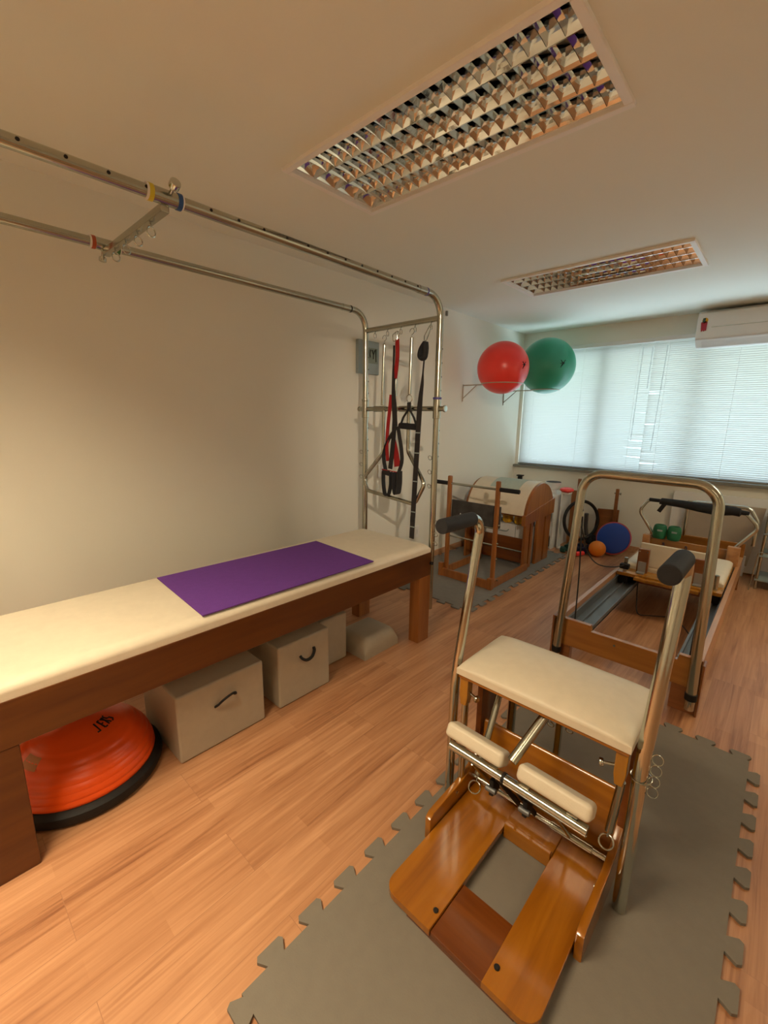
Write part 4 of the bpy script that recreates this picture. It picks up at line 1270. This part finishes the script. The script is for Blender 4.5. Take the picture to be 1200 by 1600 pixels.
ob = thing('small_ball', 'small orange ball on the floor in front of the blue disc', 'ball', (-1.375, 4.96, 0))
MB().sphere((-1.375, 4.96, .087), .087, 36, 22).build('ball_body', M['orangeb'], ob)
MB().lathe([(0, 0), (.006, 0), (.006, .003), (0, .003)], (-1.36, 4.875, .10), 12, 'y').build('valve', M['yellow'], ob)
# blue disc leaning on the wall
bd = thing('balance_disc', 'round blue balance board with pink rim leaning behind the orange ball', 'balance board', (-1.28, 5.2, 0))
Rt = Matrix.Translation((-1.272, 5.135, .192)) @ Matrix.Rotation(R(-5), 4, 'Z') @ Matrix.Rotation(R(72), 4, 'X')
mb = MB().lathe([(0, .030), (.06, .030), (.13, .026), (.165, .018), (.172, .006), (.172, 0), (0, 0)], (0, 0, 0), 48); mb.xf(Rt); mb.build('disc_face', M['blue'], bd)
mb = MB().ring((0, 0, .002), .175, .008, (0, 0, 1), 56, 8); mb.xf(Rt); mb.build('rim', M['pink'], bd)
mb = MB().lathe([(0, -.07), (.10, -.06), (.15, -.02), (.165, 0), (0, 0)], (0, 0, 0), 40); mb.xf(Rt); mb.build('under_dome', M['black'], bd)
# brown board with pole
bbd = thing('wooden_board', 'dark brown wooden board with upright pole standing behind the blue disc', 'wooden board', (-1.36, 5.33, 0))
mb = MB().prism([(-1.555, .002), (-1.30, .002), (-1.30, .475), (-1.525, .462)], 'y', 5.335, 5.355, .002); mb.build('panel', M['woodbx'], bbd)
MB().box(-1.352, -1.318, 5.305, 5.334, .002, .715, .004).build('pole', M['woodbx'], bbd)
MB().cyl((-1.365, 5.319, .665), (-1.30, 5.319, .662), .008, 10).cyl((-1.305, 5.319, .662), (-1.295, 5.319, .662), .014, 12, .002).build('peg', M['steel2'], bbd)

# white board and taupe board leaning at the back wall, steel rack on the right
wbp = MB().box(-.815, .12, 5.382, 5.412, .02, .755, .004)
tag(wbp.build('white_panel', M['white'], None, (-.4, 5.4, .02)), 'large white panel standing against the wall under the window', 'panel')
tp = MB().prism([(-.72, .10), (-.13, .10), (-.065, .68), (-.68, .675)], 'y', 5.335, 5.350, .002)
tpo = thing('easel_board', 'taupe board on a white metal foot in front of the white panel', 'board', (-.4, 5.34, 0))
tp.build('board', M['taupe'], tpo)
MB().box(-.165, -.145, 5.31, 5.334, .001, .20).box(-.64, -.62, 5.31, 5.334, .001, .20).build('foot', M['white'], tpo)
rk = thing('metal_rack', 'light metal rack with shelves at the right edge, beside the reformer', 'rack', (.10, 5.1, 0))
for x, y in ((-.035, 4.98), (-.035, 5.28), (.36, 4.98), (.36, 5.28)):
    MB().cyl((x, y, .001), (x, y, .70), .012, 12).build('upright', M['steel2'], rk)
for z in (.08 + .0, .30, .50, .68):
    MB().box(-.05, .375, 4.965, 5.295, z, z + .014, .003).build('shelf', M['bgrey'], rk)
MB().box(-.02, .345, 5.265, 5.275, .33, .66, .003).build('back_plate', M['white'], rk)
wire = MB().tube(fillet([(-.075, 4.90, .001), (-.055, 4.92, .35), (.06, 4.92, .35), (.075, 4.90, .001)], .02), .005, 8)
tag(wire.build('wire_stand', M['steel2'], None, (0, 4.9, 0)), 'thin wire stand on the floor in front of the rack', 'stand')

# ------------------------------------------------------------------ gym balls on wall rings
def ball_bracket(y, ringr, cx_, z, label):
    t = thing('ball_bracket', label, 'wall bracket', (WX, y, z - .15), 'white wire ball brackets on the wall')
    MB().tube([(WX + .005, y, z + .01), (WX + .005, y, z - .165)], .006, 8).build('wall_strip', M['tan'], t)
    MB().cyl((WX + .005, y, z), (cx_ - ringr, y, z), .006, 8).build('arm', M['tan'], t)
    MB().cyl((WX + .005, y, z - .135), (WX + .17, y, z), .005, 8).build('brace', M['tan'], t)
    MB().ring((cx_, y, z), ringr, .0055, (0, 0, 1), 48, 8).build('ring', M['tan'], t)
    return t
ball_bracket(4.085, .196, -2.190, 1.802, 'white wall bracket ring holding the red ball')
ball_bracket(4.985, .150, -2.130, 1.790, 'white wall bracket ring holding the green ball')
def gym_ball(c, r_, m, label, marks):
    t = thing('gym_ball', label, 'exercise ball', (c[0], c[1], c[2] - r_))
    MB().sphere(c, r_, 64, 40).build('ball_body', M[m], t)
    rid = MB()
    for k in (-2, -1, 1, 2):
        z = r_ * .22 * k
    lgm = MB()
    C_ = V(c)
    to = (V((0, 0, CAM_Z)) - C_).normalized()
    base_dir = V(marks[0]).normalized()
    up = V((0, 0, 1)); sd_ = base_dir.cross(up).normalized(); up2 = sd_.cross(base_dir)
    for st_ in marks[1]:
        pts = []
        for a, b in st_:
            pts.append(C_ + (base_dir + sd_ * a + up2 * b).normalized() * (r_ + .0004))
        lgm.tube(pts, .0035, 6)
    lgm.build('logo', M['black'], t)
    return t
figure = [[(-.10, .12), (-.03, .04), (.02, -.02), (.06, -.14)], [(.08, .12), (.02, .05), (-.05, -.02)], [(-.08, .02), (.0, .03), (.09, .0)], [(-.02, .04), (.01, -.06), (.05, -.10)]]
gym_ball((-2.190, 4.085, 1.952), .248, 'redb', 'large red exercise ball on a wall ring, left of the green one', ((1.0, -.20, .03), figure))
gym_ball((-2.130, 4.985, 2.048), .298, 'greenb', 'larger green exercise ball in the window corner', ((.86, -.62, -.02), figure))

# ------------------------------------------------------------------ wall display, sockets, hook
dp = thing('wall_display', 'small blue-grey wall display seen behind the rear steel post', 'display', (WX, 2.63, 1.80))
MB().box(WX + .0005, WX + .035, 2.515, 2.755, 1.80, 2.058, .006).build('casing', M['bgrey'], dp)
MB().box(WX + .035, WX + .037, 2.60, 2.735, 1.885, 2.005, .001).build('screen', M['screen'], dp)
tx = MB()
def seg_(pts):
    tx.tube([(WX + .0385, 2.60 + a, 1.90 + b) for a, b in pts], .0032, 6)
seg_([(.015, .03), (.015, .09), (.045, .03), (.045, .09)])
seg_([(.065, .09), (.08, .055), (.08, .02)]); seg_([(.10, .09), (.08, .055)])
seg_([(.11, .10), (.112, .0)])
tx.build('display_digits', M['black'], dp)

def socket(y, z, label, w_=.075, h=.12):
    t = thing('wall_socket', label, 'socket', (WX, y, z), 'white wall sockets')
    MB().box(WX + .0005, WX + .011, y - w_ / 2, y + w_ / 2, z - h / 2, z + h / 2, .003).build('cover_plate', M['white'], t)
    MB().box(WX + .011, WX + .014, y - .018, y + .018, z - .03, z + .03, .001).build('socket_insert', M['whitel'], t)
    s_ = MB()
    for dz in (-.012, 0, .012):
        s_.cyl((WX + .0138, y, z + dz), (WX + .0148, y, z + dz), .0028, 8)
    s_.build('pin_hole', M['sill'], t)
socket(2.825, .99, 'white wall socket seen inside the triangular push bar')
socket(3.36, .335, 'white wall socket low on the wall behind the front steel post')
hk = thing('wall_hook', 'small dark hook on the wall just below the ceiling, right of the canopy', 'hook', (WX, 3.70, 2.44))
MB().box(WX + .0005, WX + .010, 3.68, 3.705, 2.435, 2.475, .002).build('plate', M['white'], hk)
MB().box(WX + .010, WX + .03, 3.70, 3.72, 2.425, 2.47, .003).build('hook_body', M['sill'], hk)
